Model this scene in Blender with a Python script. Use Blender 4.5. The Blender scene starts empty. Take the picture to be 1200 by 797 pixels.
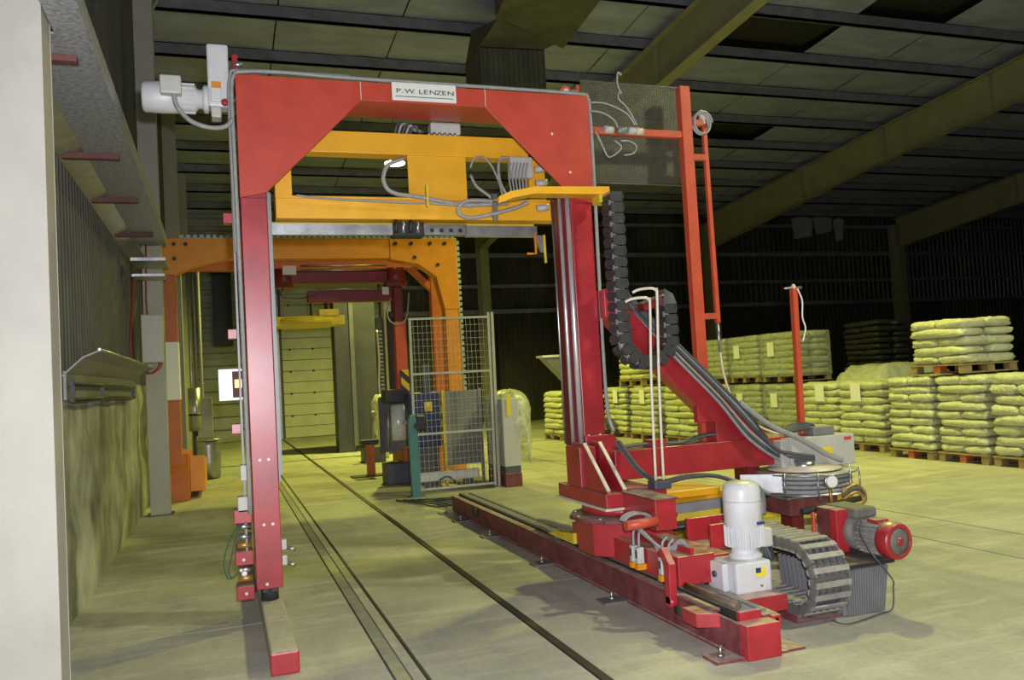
import bpy, bmesh, math, random
from mathutils import Vector, Matrix, noise
random.seed(7)
SC = bpy.context.scene
COL = SC.collection

# ------------------------------------------------------------------ camera
cam = bpy.data.cameras.new('camera'); camo = bpy.data.objects.new('camera', cam); COL.objects.link(camo)
cam.sensor_fit = 'HORIZONTAL'; cam.sensor_width = 36.0; cam.lens = 983.0/1200.0*36.0; cam.clip_end = 200
camo.matrix_world = Matrix(((0.94361606, 0.03811665, -0.32884015, 0.0),
                            (-0.32627196, -0.06093609, -0.94330981, 0.0),
                            (-0.05599404, 0.99741361, -0.04506388, 1.6),
                            (0, 0, 0, 1)))
SC.camera = camo

# ------------------------------------------------------------------ world, exposure, flash
SC.view_settings.view_transform = 'Standard'; SC.view_settings.look = 'None'
SC.view_settings.gamma = 1.0; SC.view_settings.use_curve_mapping = False
SC.view_settings.exposure = 0.14
W = bpy.data.worlds.new('world'); SC.world = W; W.use_nodes = True
W.node_tree.nodes['Background'].inputs[0].default_value = (0.9, 1.0, 0.75, 1)
W.node_tree.nodes['Background'].inputs[1].default_value = 0.004
LAMP_COL = (0.97, 0.97, 0.17)
fl = bpy.data.lights.new('camera_flash', 'POINT'); fl.energy = 1080; fl.color = (0.95, 0.95, 1.0); fl.shadow_soft_size = 0.04
flo = bpy.data.objects.new('camera_flash', fl); flo.location = (0.09, -0.06, 1.74); COL.objects.link(flo)

# ------------------------------------------------------------------ materials
def mat(name, col, rough=0.5, metal=0.0, var=0.15, scale=6.0, bump=0.0, bscale=None, dust=0.0, coat=0.0, col2=None, stretch=None, emit=None, estr=0):
    m = bpy.data.materials.new(name); m.use_nodes = True
    nt = m.node_tree; N = nt.nodes; L = nt.links; b = N['Principled BSDF']
    geo = N.new('ShaderNodeNewGeometry'); src = geo.outputs['Position']
    if stretch:
        mp = N.new('ShaderNodeMapping'); mp.inputs['Scale'].default_value = stretch
        L.new(src, mp.inputs['Vector']); src = mp.outputs['Vector']
    nz = N.new('ShaderNodeTexNoise'); nz.inputs['Scale'].default_value = scale; nz.inputs['Detail'].default_value = 6; nz.inputs['Roughness'].default_value = 0.62
    L.new(src, nz.inputs['Vector'])
    rmp = N.new('ShaderNodeMapRange'); rmp.inputs[1].default_value = 0.3; rmp.inputs[2].default_value = 0.7
    L.new(nz.outputs['Fac'], rmp.inputs['Value'])
    mx = N.new('ShaderNodeMix'); mx.data_type = 'RGBA'
    c1 = [max(0, c*(1-var)) for c in col]; c2 = col2 if col2 else [min(1, c*(1+var)) for c in col]
    mx.inputs[6].default_value = (*c1, 1); mx.inputs[7].default_value = (*c2, 1)
    L.new(rmp.outputs['Result'], mx.inputs[0]); out = mx.outputs[2]
    if dust > 0:
        sp = N.new('ShaderNodeSeparateXYZ'); L.new(geo.outputs['Normal'], sp.inputs[0])
        r2 = N.new('ShaderNodeMapRange'); r2.inputs[1].default_value = 0.55; r2.inputs[2].default_value = 0.95
        L.new(sp.outputs['Z'], r2.inputs['Value'])
        n2 = N.new('ShaderNodeTexNoise'); n2.inputs['Scale'].default_value = 14; n2.inputs['Detail'].default_value = 5
        L.new(geo.outputs['Position'], n2.inputs['Vector'])
        r3 = N.new('ShaderNodeMapRange'); r3.inputs[1].default_value = 0.3; r3.inputs[2].default_value = 0.62; r3.inputs[3].default_value = 0.25*dust; r3.inputs[4].default_value = dust
        L.new(n2.outputs['Fac'], r3.inputs['Value'])
        mu = N.new('ShaderNodeMath'); mu.operation = 'MULTIPLY'; L.new(r2.outputs['Result'], mu.inputs[0]); L.new(r3.outputs['Result'], mu.inputs[1])
        m2 = N.new('ShaderNodeMix'); m2.data_type = 'RGBA'; m2.inputs[7].default_value = (0.46, 0.40, 0.32, 1)
        L.new(mu.outputs[0], m2.inputs[0]); L.new(out, m2.inputs[6]); out = m2.outputs[2]
    L.new(out, b.inputs['Base Color'])
    rr = N.new('ShaderNodeMapRange'); rr.inputs[3].default_value = max(0.05, rough-0.08); rr.inputs[4].default_value = min(1, rough+0.1)
    L.new(nz.outputs['Fac'], rr.inputs['Value']); L.new(rr.outputs['Result'], b.inputs['Roughness'])
    b.inputs['Metallic'].default_value = metal
    b.inputs['Coat Weight'].default_value = coat; b.inputs['Coat Roughness'].default_value = 0.3
    if bump > 0:
        n3 = N.new('ShaderNodeTexNoise'); n3.inputs['Scale'].default_value = bscale or scale*5; n3.inputs['Detail'].default_value = 4
        L.new(src, n3.inputs['Vector'])
        bp = N.new('ShaderNodeBump'); bp.inputs['Strength'].default_value = bump; bp.inputs['Distance'].default_value = 0.02
        L.new(n3.outputs['Fac'], bp.inputs['Height']); L.new(bp.outputs['Normal'], b.inputs['Normal'])
    if emit:
        b.inputs['Emission Color'].default_value = (*emit, 1); b.inputs['Emission Strength'].default_value = estr
    return m

def concrete_mat():
    m = bpy.data.materials.new('floor_concrete'); m.use_nodes = True
    nt = m.node_tree; N = nt.nodes; L = nt.links; b = N['Principled BSDF']
    geo = N.new('ShaderNodeNewGeometry')
    def nz(scale, det, st=(1, 1, 1), lo=.35, hi=.65):
        mp = N.new('ShaderNodeMapping'); mp.inputs['Scale'].default_value = st; L.new(geo.outputs['Position'], mp.inputs['Vector'])
        n = N.new('ShaderNodeTexNoise'); n.inputs['Scale'].default_value = scale; n.inputs['Detail'].default_value = det; n.inputs['Roughness'].default_value = .6
        L.new(mp.outputs['Vector'], n.inputs['Vector'])
        r = N.new('ShaderNodeMapRange'); r.inputs[1].default_value = lo; r.inputs[2].default_value = hi; L.new(n.outputs['Fac'], r.inputs['Value'])
        return r.outputs['Result'], n
    def mix(f, a, c, t='MIX'):
        x = N.new('ShaderNodeMix'); x.data_type = 'RGBA'; x.blend_type = t
        for sock, v in ((0, f), (6, a), (7, c)):
            if isinstance(v, (int, float)): x.inputs[sock].default_value = v
            elif isinstance(v, tuple): x.inputs[sock].default_value = v
            else: L.new(v, x.inputs[sock])
        return x.outputs[2]
    a, _ = nz(0.55, 5); base = mix(a, (0.31, 0.305, 0.26, 1), (0.48, 0.465, 0.385, 1))
    c, _ = nz(1.3, 6, (2.4, .6, 1), .46, .7); base = mix(c, base, (0.29, 0.285, 0.265, 1))
    d, _ = nz(2.2, 6, (.5, 2.2, 1), .5, .75); base = mix(d, base, (0.55, 0.53, 0.44, 1))
    e, en = nz(26, 4, (1, 1, 1), .3, .75); base = mix(e, mix(.28, base, (0.16, 0.15, 0.13, 1)), base)
    L.new(base, b.inputs['Base Color']); b.inputs['Roughness'].default_value = 0.72
    bp = N.new('ShaderNodeBump'); bp.inputs['Strength'].default_value = .18; bp.inputs['Distance'].default_value = .01
    L.new(en.outputs['Fac'], bp.inputs['Height']); L.new(bp.outputs['Normal'], b.inputs['Normal'])
    return m

def film_mat(name, col, op, rough=.18):
    m = bpy.data.materials.new(name); m.use_nodes = True
    nt = m.node_tree; N = nt.nodes; L = nt.links; b = N['Principled BSDF']
    b.inputs['Base Color'].default_value = (*col, 1); b.inputs['Roughness'].default_value = rough
    n = N.new('ShaderNodeTexNoise'); n.inputs['Scale'].default_value = 9; n.inputs['Detail'].default_value = 5
    r = N.new('ShaderNodeMapRange'); r.inputs[1].default_value = .35; r.inputs[2].default_value = .75; r.inputs[3].default_value = op*.55; r.inputs[4].default_value = min(1, op*1.5)
    L.new(n.outputs['Fac'], r.inputs['Value']); L.new(r.outputs['Result'], b.inputs['Alpha'])
    bp = N.new('ShaderNodeBump'); bp.inputs['Strength'].default_value = .6; bp.inputs['Distance'].default_value = .03
    L.new(n.outputs['Fac'], bp.inputs['Height']); L.new(bp.outputs['Normal'], b.inputs['Normal'])
    return m

def hazard_mat():
    m = bpy.data.materials.new('hazard_stripe'); m.use_nodes = True
    nt = m.node_tree; N = nt.nodes; L = nt.links; b = N['Principled BSDF']
    geo = N.new('ShaderNodeNewGeometry'); sp = N.new('ShaderNodeSeparateXYZ'); L.new(geo.outputs['Position'], sp.inputs[0])
    a = N.new('ShaderNodeMath'); a.operation = 'ADD'; L.new(sp.outputs['X'], a.inputs[0]); L.new(sp.outputs['Z'], a.inputs[1])
    p = N.new('ShaderNodeMath'); p.operation = 'PINGPONG'; L.new(a.outputs[0], p.inputs[0]); p.inputs[1].default_value = .125
    g = N.new('ShaderNodeMath'); g.operation = 'GREATER_THAN'; L.new(p.outputs[0], g.inputs[0]); g.inputs[1].default_value = .062
    x = N.new('ShaderNodeMix'); x.data_type = 'RGBA'; x.inputs[6].default_value = (.02, .02, .02, 1); x.inputs[7].default_value = (.62, .42, .03, 1)
    L.new(g.outputs[0], x.inputs[0]); L.new(x.outputs[2], b.inputs['Base Color']); b.inputs['Roughness'].default_value = .5
    return m

MT = dict(
    concrete=concrete_mat(),
    joint=mat('joint_dirt', (.03, .028, .022), .95),
    rail=mat('rail_steel', (.24, .25, .235), .5, .2, .3, 10, dust=.2),
    railrust=mat('rail_rust', (.045, .036, .028), .7, .2, .3, 12),
    stone=mat('rough_wall', (.17, .17, .18), .9, 0, .6, 1.3, .5, 7, col2=(.50, .50, .47), stretch=(1, 1, .8)),
    sheet_olive=mat('sheet_olive', (.095, .095, .085), .6, .1, .25, 1.5, stretch=(1, 1, .3)),
    sheet_dark=mat('sheet_dark', (.075, .072, .066), .35, .35, .35, 1.2, stretch=(1, 1, .3)),
    sheet_white=mat('sheet_white', (.30, .31, .35), .6, 0, .2, 2),
    door=mat('door_panel', (.5, .5, .42), .6, 0, .12, 2),
    roof=mat('roof_sheet', (.30, .33, .47), .75, 0, .22, .9, .25, 5, stretch=(1, 2.5, 1)),
    roofdark=mat('roof_light_dark', (.02, .019, .016), .7),
    purlin=mat('purlin_steel', (.20, .205, .26), .6, .2, .25, 3),
    rafter=mat('rafter_paint', (.27, .26, .16), .6, 0, .15, 2),
    column=mat('column_paint', (.37, .355, .315), .55, 0, .08, 3, .05, 30),
    galv=mat('galvanised', (.34, .35, .38), .42, .35, .5, 34),
    galv2=mat('galvanised_plain', (.42, .43, .45), .35, .8, .2, 8),
    rustbar=mat('rust_bar', (.12, .045, .04), .75),
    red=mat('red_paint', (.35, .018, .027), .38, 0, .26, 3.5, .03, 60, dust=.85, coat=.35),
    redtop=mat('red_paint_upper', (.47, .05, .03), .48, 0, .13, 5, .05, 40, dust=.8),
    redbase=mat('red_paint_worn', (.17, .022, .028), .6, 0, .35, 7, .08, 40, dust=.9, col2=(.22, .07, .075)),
    redor=mat('red_orange_paint', (.52, .075, .035), .45, 0, .12, 6, dust=.5),
    darkred=mat('dark_red_paint', (.16, .012, .016), .45, 0, .2, 6, dust=.3),
    yellow=mat('yellow_paint', (.78, .40, .018), .42, 0, .09, 4, .03, 40, dust=.45),
    yellow2=mat('yellow_dirty', (.66, .50, .03), .5, 0, .2, 5, dust=.4),
    orange=mat('orange_paint', (.72, .26, .008), .45, 0, .12, 4, dust=.4),  # yellow tint of the lamp light is put into this paint colour
    orange_dk=mat('orange_paint_worn', (.48, .12, .008), .5, 0, .18, 4, dust=.3),  # darker, redder orange for the left leg and rear members
    hazard=hazard_mat(),
    white=mat('white_enamel', (.58, .58, .60), .4, 0, .06, 10, dust=.35),
    grey=mat('grey_enamel', (.48, .48, .45), .45, 0, .06, 8, dust=.4),
    greydk=mat('dark_grey_paint', (.08, .08, .115), .5, .1, .15, 3),
    greymid=mat('mid_grey_paint', (.22, .22, .23), .45, .2, .15, 5, dust=.3),
    black=mat('black_plastic', (.018, .018, .02), .45, 0, .3, 20, dust=.25),
    rubber=mat('black_rubber', (.02, .02, .02), .8),
    chainblk=mat('chain_plastic', (.035, .035, .038), .5, 0, .3, 20, dust=.3),
    chaingrey=mat('chain_grey', (.30, .285, .26), .6, .1, .25, 16),
    chaindk=mat('chain_side', (.14, .135, .125), .6, .1, .25, 16),
    chrome=mat('chrome', (.80, .79, .84), .34, .7, .06, 6),
    steel=mat('steel', (.45, .45, .46), .35, .9, .15, 10),
    cable=mat('grey_cable', (.29, .29, .29), .55, 0, .15, 20),
    cabledk=mat('dark_cable', (.06, .065, .075), .55, 0, .2, 20),
    cablegrn=mat('green_cable', (.02, .09, .05), .5),
    cablered=mat('red_cable', (.3, .03, .02), .5),
    rodw=mat('pale_rod', (.66, .60, .50), .45, .1, .1, 12),
    wood=mat('pallet_wood', (.30, .22, .10), .8, 0, .25, 7, .2, 40),
    woodred=mat('pallet_block_red', (.40, .09, .03), .8),
    sack=mat('sack_weave', (.53, .54, .36), .5, 0, .14, 9, .95, 24, coat=.35),
    sack2=mat('sack_film', (.40, .42, .34), .45, 0, .2, 9, .35, 38, coat=.4),
    sackdk=mat('sack_dark', (.012, .012, .012), .6, 0, .2, 9, .3, 30),  # near-black: shade of the dark far area is put into the sack colour
    paper=mat('paper', (.8, .8, .8), .6, 0, .03),
    teal=mat('teal_paint', (.06, .19, .21), .5, 0, .12, 6),
    fence=mat('fence_grey', (.42, .42, .38), .5, .2, .1, 12),
    filmroll=mat('film_roll', (.82, .84, .84), .25, .1, .1, 20, coat=.5),
    blue=mat('blue_paint', (.02, .035, .16), .5),
    ylabel=mat('yellow_label', (.75, .60, .03), .5, 0, .1, 60),
    olabel=mat('orange_label', (.7, .25, .02), .5),
    blabel=mat('navy_label', (.03, .04, .12), .5),
    rlabel=mat('red_label', (.6, .05, .03), .5),
    ink=mat('black_ink', (.012, .012, .014), .5),
    sign=mat('sign_white', (.70, .70, .67), .45, 0, .04),
    reflect=mat('reflector_white', (.85, .8, .8), .3, 0, .12, 20),
    wiremesh=mat('wire_mesh', (.15, .15, .12), .5, .5, .2, 12),
    duct=mat('duct_dark', (.10, .10, .075), .6, .1, .3, 3),
    bronze=mat('brown_steel', (.16, .12, .085), .5, .5, .25, 15, dust=.3),
    brass=mat('brass', (.45, .27, .08), .4, .6, .15, 20),
    lampglow=mat('lamp_glow', (1, 1, 1), .5, emit=(1.0, .93, .55), estr=14),
    filmA=film_mat('stretch_film', (.62, .66, .58), .30),
    filmB=film_mat('plastic_cover', (.70, .74, .55), .62),
)

# ------------------------------------------------------------------ mesh helpers
class MB:
    def __init__(s): s.v = []; s.f = []; s.sm = []
    def add(s, vs, fs, smooth=False):
        k = len(s.v); s.v += [tuple(v) for v in vs]; s.f += [tuple(i+k for i in f) for f in fs]; s.sm += [smooth]*len(fs); return s
    def box(s, x0, x1, y0, y1, z0, z1):
        vs = [(x0, y0, z0), (x1, y0, z0), (x1, y1, z0), (x0, y1, z0), (x0, y0, z1), (x1, y0, z1), (x1, y1, z1), (x0, y1, z1)]
        return s.add(vs, [(3, 2, 1, 0), (4, 5, 6, 7), (0, 1, 5, 4), (1, 2, 6, 5), (2, 3, 7, 6), (3, 0, 4, 7)])
    def bar(s, p, q, w, h, up=(0, 0, 1)):           # a box along p -> q
        p, q = Vector(p), Vector(q); d = (q-p).normalized(); u = Vector(up)
        if abs(d.dot(u)) > .98: u = Vector((0, 1, 0))
        a = d.cross(u).normalized()*w/2; b = a.cross(d).normalized()*h/2
        vs = [p-a-b, p+a-b, p+a+b, p-a+b, q-a-b, q+a-b, q+a+b, q-a+b]
        return s.add(vs, [(0, 1, 2, 3), (7, 6, 5, 4), (4, 5, 1, 0), (5, 6, 2, 1), (6, 7, 3, 2), (7, 4, 0, 3)])
    def prism(s, poly, ax, lo, hi):                  # poly in the two other axes, extruded along ax
        def P(a, b, c): return (c, a, b) if ax == 0 else (a, c, b) if ax == 1 else (a, b, c)
        n = len(poly); vs = [P(a, b, lo) for a, b in poly]+[P(a, b, hi) for a, b in poly]
        fs = [tuple(range(n)), tuple(range(2*n-1, n-1, -1))]+[(i, i+n, (i+1) % n+n, (i+1) % n) for i in range(n)]
        return s.add(vs, fs)
    def cyl(s, p, q, r, n=16, r2=None, caps=True, smooth=True):
        p, q = Vector(p), Vector(q); d = (q-p).normalized(); u = Vector((0, 0, 1)) if abs(d.z) < .9 else Vector((1, 0, 0))
        a = d.cross(u).normalized(); b = d.cross(a); r2 = r if r2 is None else r2
        vs = []
        for c, R in ((p, r), (q, r2)):
            for i in range(n):
                t = 2*math.pi*i/n; vs.append(c+a*(R*math.cos(t))+b*(R*math.sin(t)))
        s.add(vs, [(i, (i+1) % n, (i+1) % n+n, i+n) for i in range(n)], smooth)
        if caps: s.add(vs, [tuple(range(n-1, -1, -1)), tuple(range(n, 2*n))])
        return s
    def lathe(s, c, prof, n=20, ax=(0, 0, 1)):       # prof: (radius, height) pairs
        c = Vector(c); d = Vector(ax).normalized(); u = Vector((0, 0, 1)) if abs(d.z) < .9 else Vector((1, 0, 0))
        a = d.cross(u).normalized(); b = d.cross(a); vs = []; m = len(prof)
        for R, h in prof:
            for i in range(n):
                t = 2*math.pi*i/n; vs.append(c+d*h+a*(R*math.cos(t))+b*(R*math.sin(t)))
        fs = [(j*n+i, j*n+(i+1) % n, (j+1)*n+(i+1) % n, (j+1)*n+i) for j in range(m-1) for i in range(n)]
        s.add(vs, fs, True); s.add(vs, [tuple(range(n-1, -1, -1)), tuple(range((m-1)*n, m*n))]); return s
    def tube(s, pts, r, n=7):
        pts = [Vector(p) for p in pts]; m = len(pts); vs = []; prev = None
        for i, p in enumerate(pts):
            d = (pts[min(i+1, m-1)]-pts[max(i-1, 0)]).normalized()
            if prev is None:
                u = Vector((0, 0, 1)) if abs(d.z) < .9 else Vector((1, 0, 0)); a = d.cross(u).normalized()
            else: a = (prev-d*prev.dot(d)).normalized()
            prev = a; b = d.cross(a)
            for k in range(n):
                t = 2*math.pi*k/n; vs.append(p+a*(r*math.cos(t))+b*(r*math.sin(t)))
        s.add(vs, [(j*n+i, j*n+(i+1) % n, (j+1)*n+(i+1) % n, (j+1)*n+i) for j in range(m-1) for i in range(n)], True)
        s.add(vs, [tuple(range(n-1, -1, -1)), tuple(range((m-1)*n, m*n))]); return s
    def mesh(s, name, off=(0, 0, 0)):
        me = bpy.data.meshes.new(name); ox, oy, oz = off
        me.from_pydata([(a-ox, b-oy, c-oz) for a, b, c in s.v], [], s.f)
        me.polygons.foreach_set('use_smooth', s.sm); 
        bm = bmesh.new(); bm.from_mesh(me); bmesh.ops.remove_doubles(bm, verts=bm.verts, dist=1e-6); bmesh.ops.recalc_face_normals(bm, faces=bm.faces); bm.to_mesh(me); bm.free()
        return me

def smooth_path(pts, n=6, closed=False):             # Catmull-Rom
    P = [Vector(p) for p in pts]; out = []; m = len(P)
    for i in range(m-1):
        p0 = P[max(i-1, 0)]; p1 = P[i]; p2 = P[i+1]; p3 = P[min(i+2, m-1)]
        for k in range(n):
            t = k/n
            out.append(.5*((2*p1)+(p2-p0)*t+(2*p0-5*p1+4*p2-p3)*t*t+(3*p1-p0-3*p2+p3)*t**3))
    out.append(P[-1]); return out

def woff(o):
    v = Vector((0, 0, 0))
    while o: v += o.location; o = o.parent
    return v
def put(name, mb, m, parent=None, bevel=0.0, label=None):   # world-space geometry becomes one mesh object
    off = woff(parent) if parent else Vector((0, 0, 0))
    me = mb.mesh(name, off); me.materials.append(MT[m] if isinstance(m, str) else m)
    o = bpy.data.objects.new(name, me); COL.objects.link(o); o.parent = parent
    if bevel:
        b = o.modifiers.new('bevel', 'BEVEL'); b.width = bevel; b.segments = 2; b.limit_method = 'ANGLE'; b.angle_limit = math.radians(50)
    if label: o['label'] = label
    return o
def inst(name, me, parent, loc, rot=(0, 0, 0), scale=(1, 1, 1)):
    o = bpy.data.objects.new(name, me); COL.objects.link(o); o.parent = parent
    o.location = Vector(loc)-(woff(parent) if parent else Vector((0, 0, 0))); o.rotation_euler = rot; o.scale = scale
    return o
def shared(name, mb, m):
    me = mb.mesh(name); me.materials.append(MT[m]); return me
def thing(name, label, cat, loc=(0, 0, 0), group=None):
    o = bpy.data.objects.new(name, None); COL.objects.link(o); o.location = loc; o.empty_display_size = .1
    o['label'] = label; o['category'] = cat
    if group: o['group'] = group
    return o
def tag(o, label, cat, group=None):
    o['label'] = label; o['category'] = cat
    if group: o['group'] = group
    return o
def struct(name, mb=None, m=None, label=None):
    if mb is None:
        o = bpy.data.objects.new(name, None); COL.objects.link(o)
    else: o = put(name, mb, m)
    o['kind'] = 'structure'
    if label: o['label'] = label
    return o
def B(*a): return MB().box(*a)

# ------------------------------------------------------------------ the hall
YB, XL, XR, YF = 29.0, -1.12, 39.0, -14.0           # back wall, left wall, right wall, front wall
def roof_z(y): return 9.95-0.075*y

# floor: slabs with open joints over a dark bed
fl_ = struct('floor', B(-3, XR, YF, YB+1, -.25, -.06), 'joint', 'dusty concrete slab floor with joints and sunken rails')
xs = [(-3, .822), (.921, .985), (1.012, 1.805), (1.875, 5.73), (5.753, 6.488), (6.511, 13.0), (13.01, 22.0), (22.01, XR)]
ys = [(YF, -2.0), (-1.99, 6.176), (6.184, 12.24), (12.25, 19.55), (19.72, YB+1)]
for i, (xa, xb) in enumerate(xs):
    for j, (ya, yb) in enumerate(ys):
        put('slab', B(xa, xb, ya, yb, -.06, 0), 'concrete', fl_)
t = thing('track_rail', 'grey steel strip rail sunk in floor, running between the red posts, left one', 'rail', (.87, 4, 0), 'floor rails')
put('rail_head', B(.835, .908, -2, YB-.2, -.05, .004), 'rail', t)
put('guide_edge', B(.994, 1.008, -2, YB-.2, -.05, -.004), 'railrust', t)
t = thing('track_rail', 'dark rusty rail sunk in floor nearest the red base beam', 'rail', (1.84, 4, 0), 'floor rails')
put('rail_head', B(1.815, 1.866, -2, YB-.2, -.05, .006), 'railrust', t)

# left wall: rough lower wall with real relief, ribbed sheets above
def rough_wall():
    mb = MB(); ny, nz = 150, 22; y0, y1, z0, z1 = -2.0, YB, 0.0, 1.80
    vs = []
    for j in range(nz+1):
        for i in range(ny+1):
            y = y0+(y1-y0)*i/ny; z = z0+(z1-z0)*j/nz
            d = noise.noise(Vector((y*1.1, z*1.6, 3)))*.05+noise.noise(Vector((y*3.7, z*4.1, 9)))*.025+.03*(1-z/1.8)
            vs.append((XL+d, y, z))
    fs = [(j*(ny+1)+i, j*(ny+1)+i+1, (j+1)*(ny+1)+i+1, (j+1)*(ny+1)+i) for j in range(nz) for i in range(ny)]
    mb.add(vs, fs, True)
    return mb
wl = struct('wall_left', rough_wall(), 'stone', 'end wall of rough plastered masonry below ribbed sheets')
put('wall_core', B(XL-.4, XL-.06, YF, YB, -.2, 10.9), 'sheet_olive', wl)
def ribbed(w, h, pitch, depth, top=.45):               # profile across w, standing height h; face towards -y
    pts = []; x = 0
    while x < w-1e-6:
        for a, d in ((0, 0), (.35, 0), (.45, -depth), (.9, -depth)):
            pts.append((min(w, x+a*pitch), d))
        x += pitch
    pts.append((w, 0)); mb = MB(); n = len(pts)
    mb.add([(a, d, 0) for a, d in pts]+[(a, d, h) for a, d in pts], [(i, i+1, n+i+1, n+i) for i in range(n-1)])
    mb.add([(a, d+.012, 0) for a, d in pts]+[(a, d+.012, h) for a, d in pts], [(i+1, i, n+i, n+i+1) for i in range(n-1)])
    return mb
ol = shared('sheet', ribbed(1.5, 4.4, .15, .03), 'sheet_olive')
for k in range(21):
    for z in (1.78, 6.19):
        inst('wall_sheet', ol, wl, (XL-.03, -1.5+1.5*k+.005*(k % 2), z), (0, 0, math.pi/2))

# back wall
wb = struct('wall_back', B(-1.6, XR, YB+.08, YB+.4, -.2, 8.2), 'sheet_dark', 'dark back wall of ribbed metal sheets')
dk = shared('sheet', ribbed(1.0, 3.9, .2, .04), 'sheet_dark'); dk2 = shared('sheet', ribbed(1.0, 3.75, .25, .03), 'sheet_dark')
for k in range(33):
    x = 5.45+k
    inst('wall_sheet', dk, wb, (x, YB, 0)); inst('wall_sheet', dk2, wb, (x, YB+.03, 3.98))
sw = shared('sheet', ribbed(.4, 3.0, .4, .03), 'sheet_white')
for k in range(19):                                      # pale horizontal sheets beside the door
    o = inst('wall_sheet', sw, wb, (XL, YB+.01, .42*k+.4), (0, math.pi/2, 0))
for z in (3.95, 6.0): put('girt', B(5.4, XR, YB-.16, YB-.04, z, z+.16), 'purlin', wb)
for z in (4.9, 7.2): put('girt', B(5.4, XR, YB-.12, YB-.04, z, z+.12), 'purlin', wb)
for (xa, xb, za, zb) in ((22.6, 23.6, 6.7, 7.55), (23.7, 24.6, 6.9, 7.6), (24.7, 25.2, 6.6, 7.5)): put('insulation_flap', MB().prism([(xa, zb), (xa+.1, za), (xb-.1, za+.1), (xb, zb), ((xa+xb)/2, zb+.1)], 1, YB-.3, YB-.2), 'sheet_white', wb)
# sectional door
d1 = struct('door_1', B(1.85, 5.35, YB-.02, YB+.05, 0, 5.3), 'greydk', 'tall pale sectional door')
bolt = shared('bolt_head', MB().cyl((0, 0, 0), (0, -.02, 0), .04, 8), 'black')
for k in range(7):
    for h in (0, 1):
        p = put('door_panel', B(1.95, 5.25, YB-.07, YB-.02, .02+.74*k+.37*h, .74*k+.37*h+.375), 'door', d1, .01)
    for x in (2.2, 2.95, 3.75, 4.6): inst('hinge', bolt, d1, (x, YB-.07, .74*k+.74))
put('door_frame', B(1.72, 1.86, YB-.16, YB, 0, 5.45), 'galv2', d1); put('door_frame', B(5.3, 5.44, YB-.16, YB, 0, 5.45), 'galv2', d1)
put('door_frame', B(1.72, 5.44, YB-.16, YB, 5.3, 5.5), 'galv2', d1)

# other enclosing walls, out of view
struct('wall_right', B(XR, XR+.3, YF, YB, -.2, 11), 'sheet_dark'); struct('wall_front', B(-1.6, XR, YF-.3, YF, -.2, 11.2), 'sheet_dark')

# roof: sheets between purlins, purlins along x, rafters along y falling to the back wall
cl = struct('ceiling', MB().add([(-1.6, YF, roof_z(YF)+.25), (XR, YF, roof_z(YF)+.25), (XR, YB+.4, roof_z(YB)+.25), (-1.6, YB+.4, roof_z(YB)+.25)], [(0, 1, 2, 3)]), 'roofdark', 'sloping roof of grey insulated sheets on purlins')
slope = math.atan(.075)
PY = [3.2+1.8*k for k in range(15)]
dark = {(6, 5), (9, 6), (5, 6)}
for j, y in enumerate(PY):
    put('purlin', MB().box(-1.1, XR, y-.04, y+.04, roof_z(y)-.26, roof_z(y)-.02).box(-1.1, XR, y-.04, y+.07, roof_z(y)-.26, roof_z(y)-.23), 'purlin', cl)
    for i in range(17):
        x = -1.1+2.36*i; z = roof_z(y+.9)+random.uniform(-.015, .03)
        if (j, i) in dark: put('roof_light', B(x, x+2.3, y+.05, y+1.75, z+.1, z+.14), 'roofdark', cl); continue
        vs = []; nx, ny = 5, 4
        for b in range(ny+1):
            for a in range(nx+1):
                px, py = x+.015+2.33*a/nx, y+.02+1.76*b/ny
                sag = -.05*math.sin(math.pi*a/nx)*math.sin(math.pi*b/ny)*random.uniform(.6, 1.2)
                vs.append((px, py, roof_z(py)+.0+sag+random.uniform(-.008, .008)))
        put('roof_sheet', MB().add(vs, [(b*(nx+1)+a, b*(nx+1)+a+1, (b+1)*(nx+1)+a+1, (b+1)*(nx+1)+a) for b in range(ny) for a in range(nx)], True), 'roof', cl)
def rafter(x, n):
    t = thing('portal_frame', ['olive steel roof portal frame behind the hanging duct', 'olive steel roof portal frame above the stacked pallets', 'farthest dark steel roof portal frame at far right'][n], 'roof beam', (x, YB, 0), 'portal frames')
    def zz(y, o): return roof_z(y)+o
    ya, yb = 4.0, YB-.5
    dp = lambda y: .95+.35*max(0, (y-20)/9)
    put('web', MB().prism([(ya, zz(ya, -.28)), (yb, zz(yb, -.28)), (yb, zz(yb, -.28-dp(yb))), (20, zz(20, -.28-dp(20))), (ya, zz(ya, -.28-dp(ya)))], 0, x-.012, x+.012), 'rafter', t)
    put('flange', MB().prism([(ya, zz(ya, -.30)), (yb, zz(yb, -.30)), (yb, zz(yb, -.27)), (ya, zz(ya, -.27))], 0, x-.14, x+.14), 'rafter', t)
    put('flange', MB().prism([(ya, zz(ya, -.29-dp(ya))), (20, zz(20, -.29-dp(20))), (yb, zz(yb, -.29-dp(yb))), (yb, zz(yb, -.26-dp(yb))), (20, zz(20, -.26-dp(20))), (ya, zz(ya, -.26-dp(ya)))], 0, x-.14, x+.14), 'rafter', t)
    for y in (8.2, 11.8, 15.4, 19.0, 22.6): put('stiffener', B(x-.12, x+.12, y-.006, y+.006, zz(y, -.28-dp(y)), zz(y, -.3)), 'rafter', t)
    c = MB().box(x-.16, x+.16, YB-.72, YB-.69, 0, 7.3).box(x-.16, x+.16, YB-.2, YB-.17, 0, 7.3).box(x-.012, x+.012, YB-.7, YB-.19, 0, 7.3)
    put('column', c, 'rafter', t)
for n, x in enumerate((9.0, 18.4, 27.8)): rafter(x, n)

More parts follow.
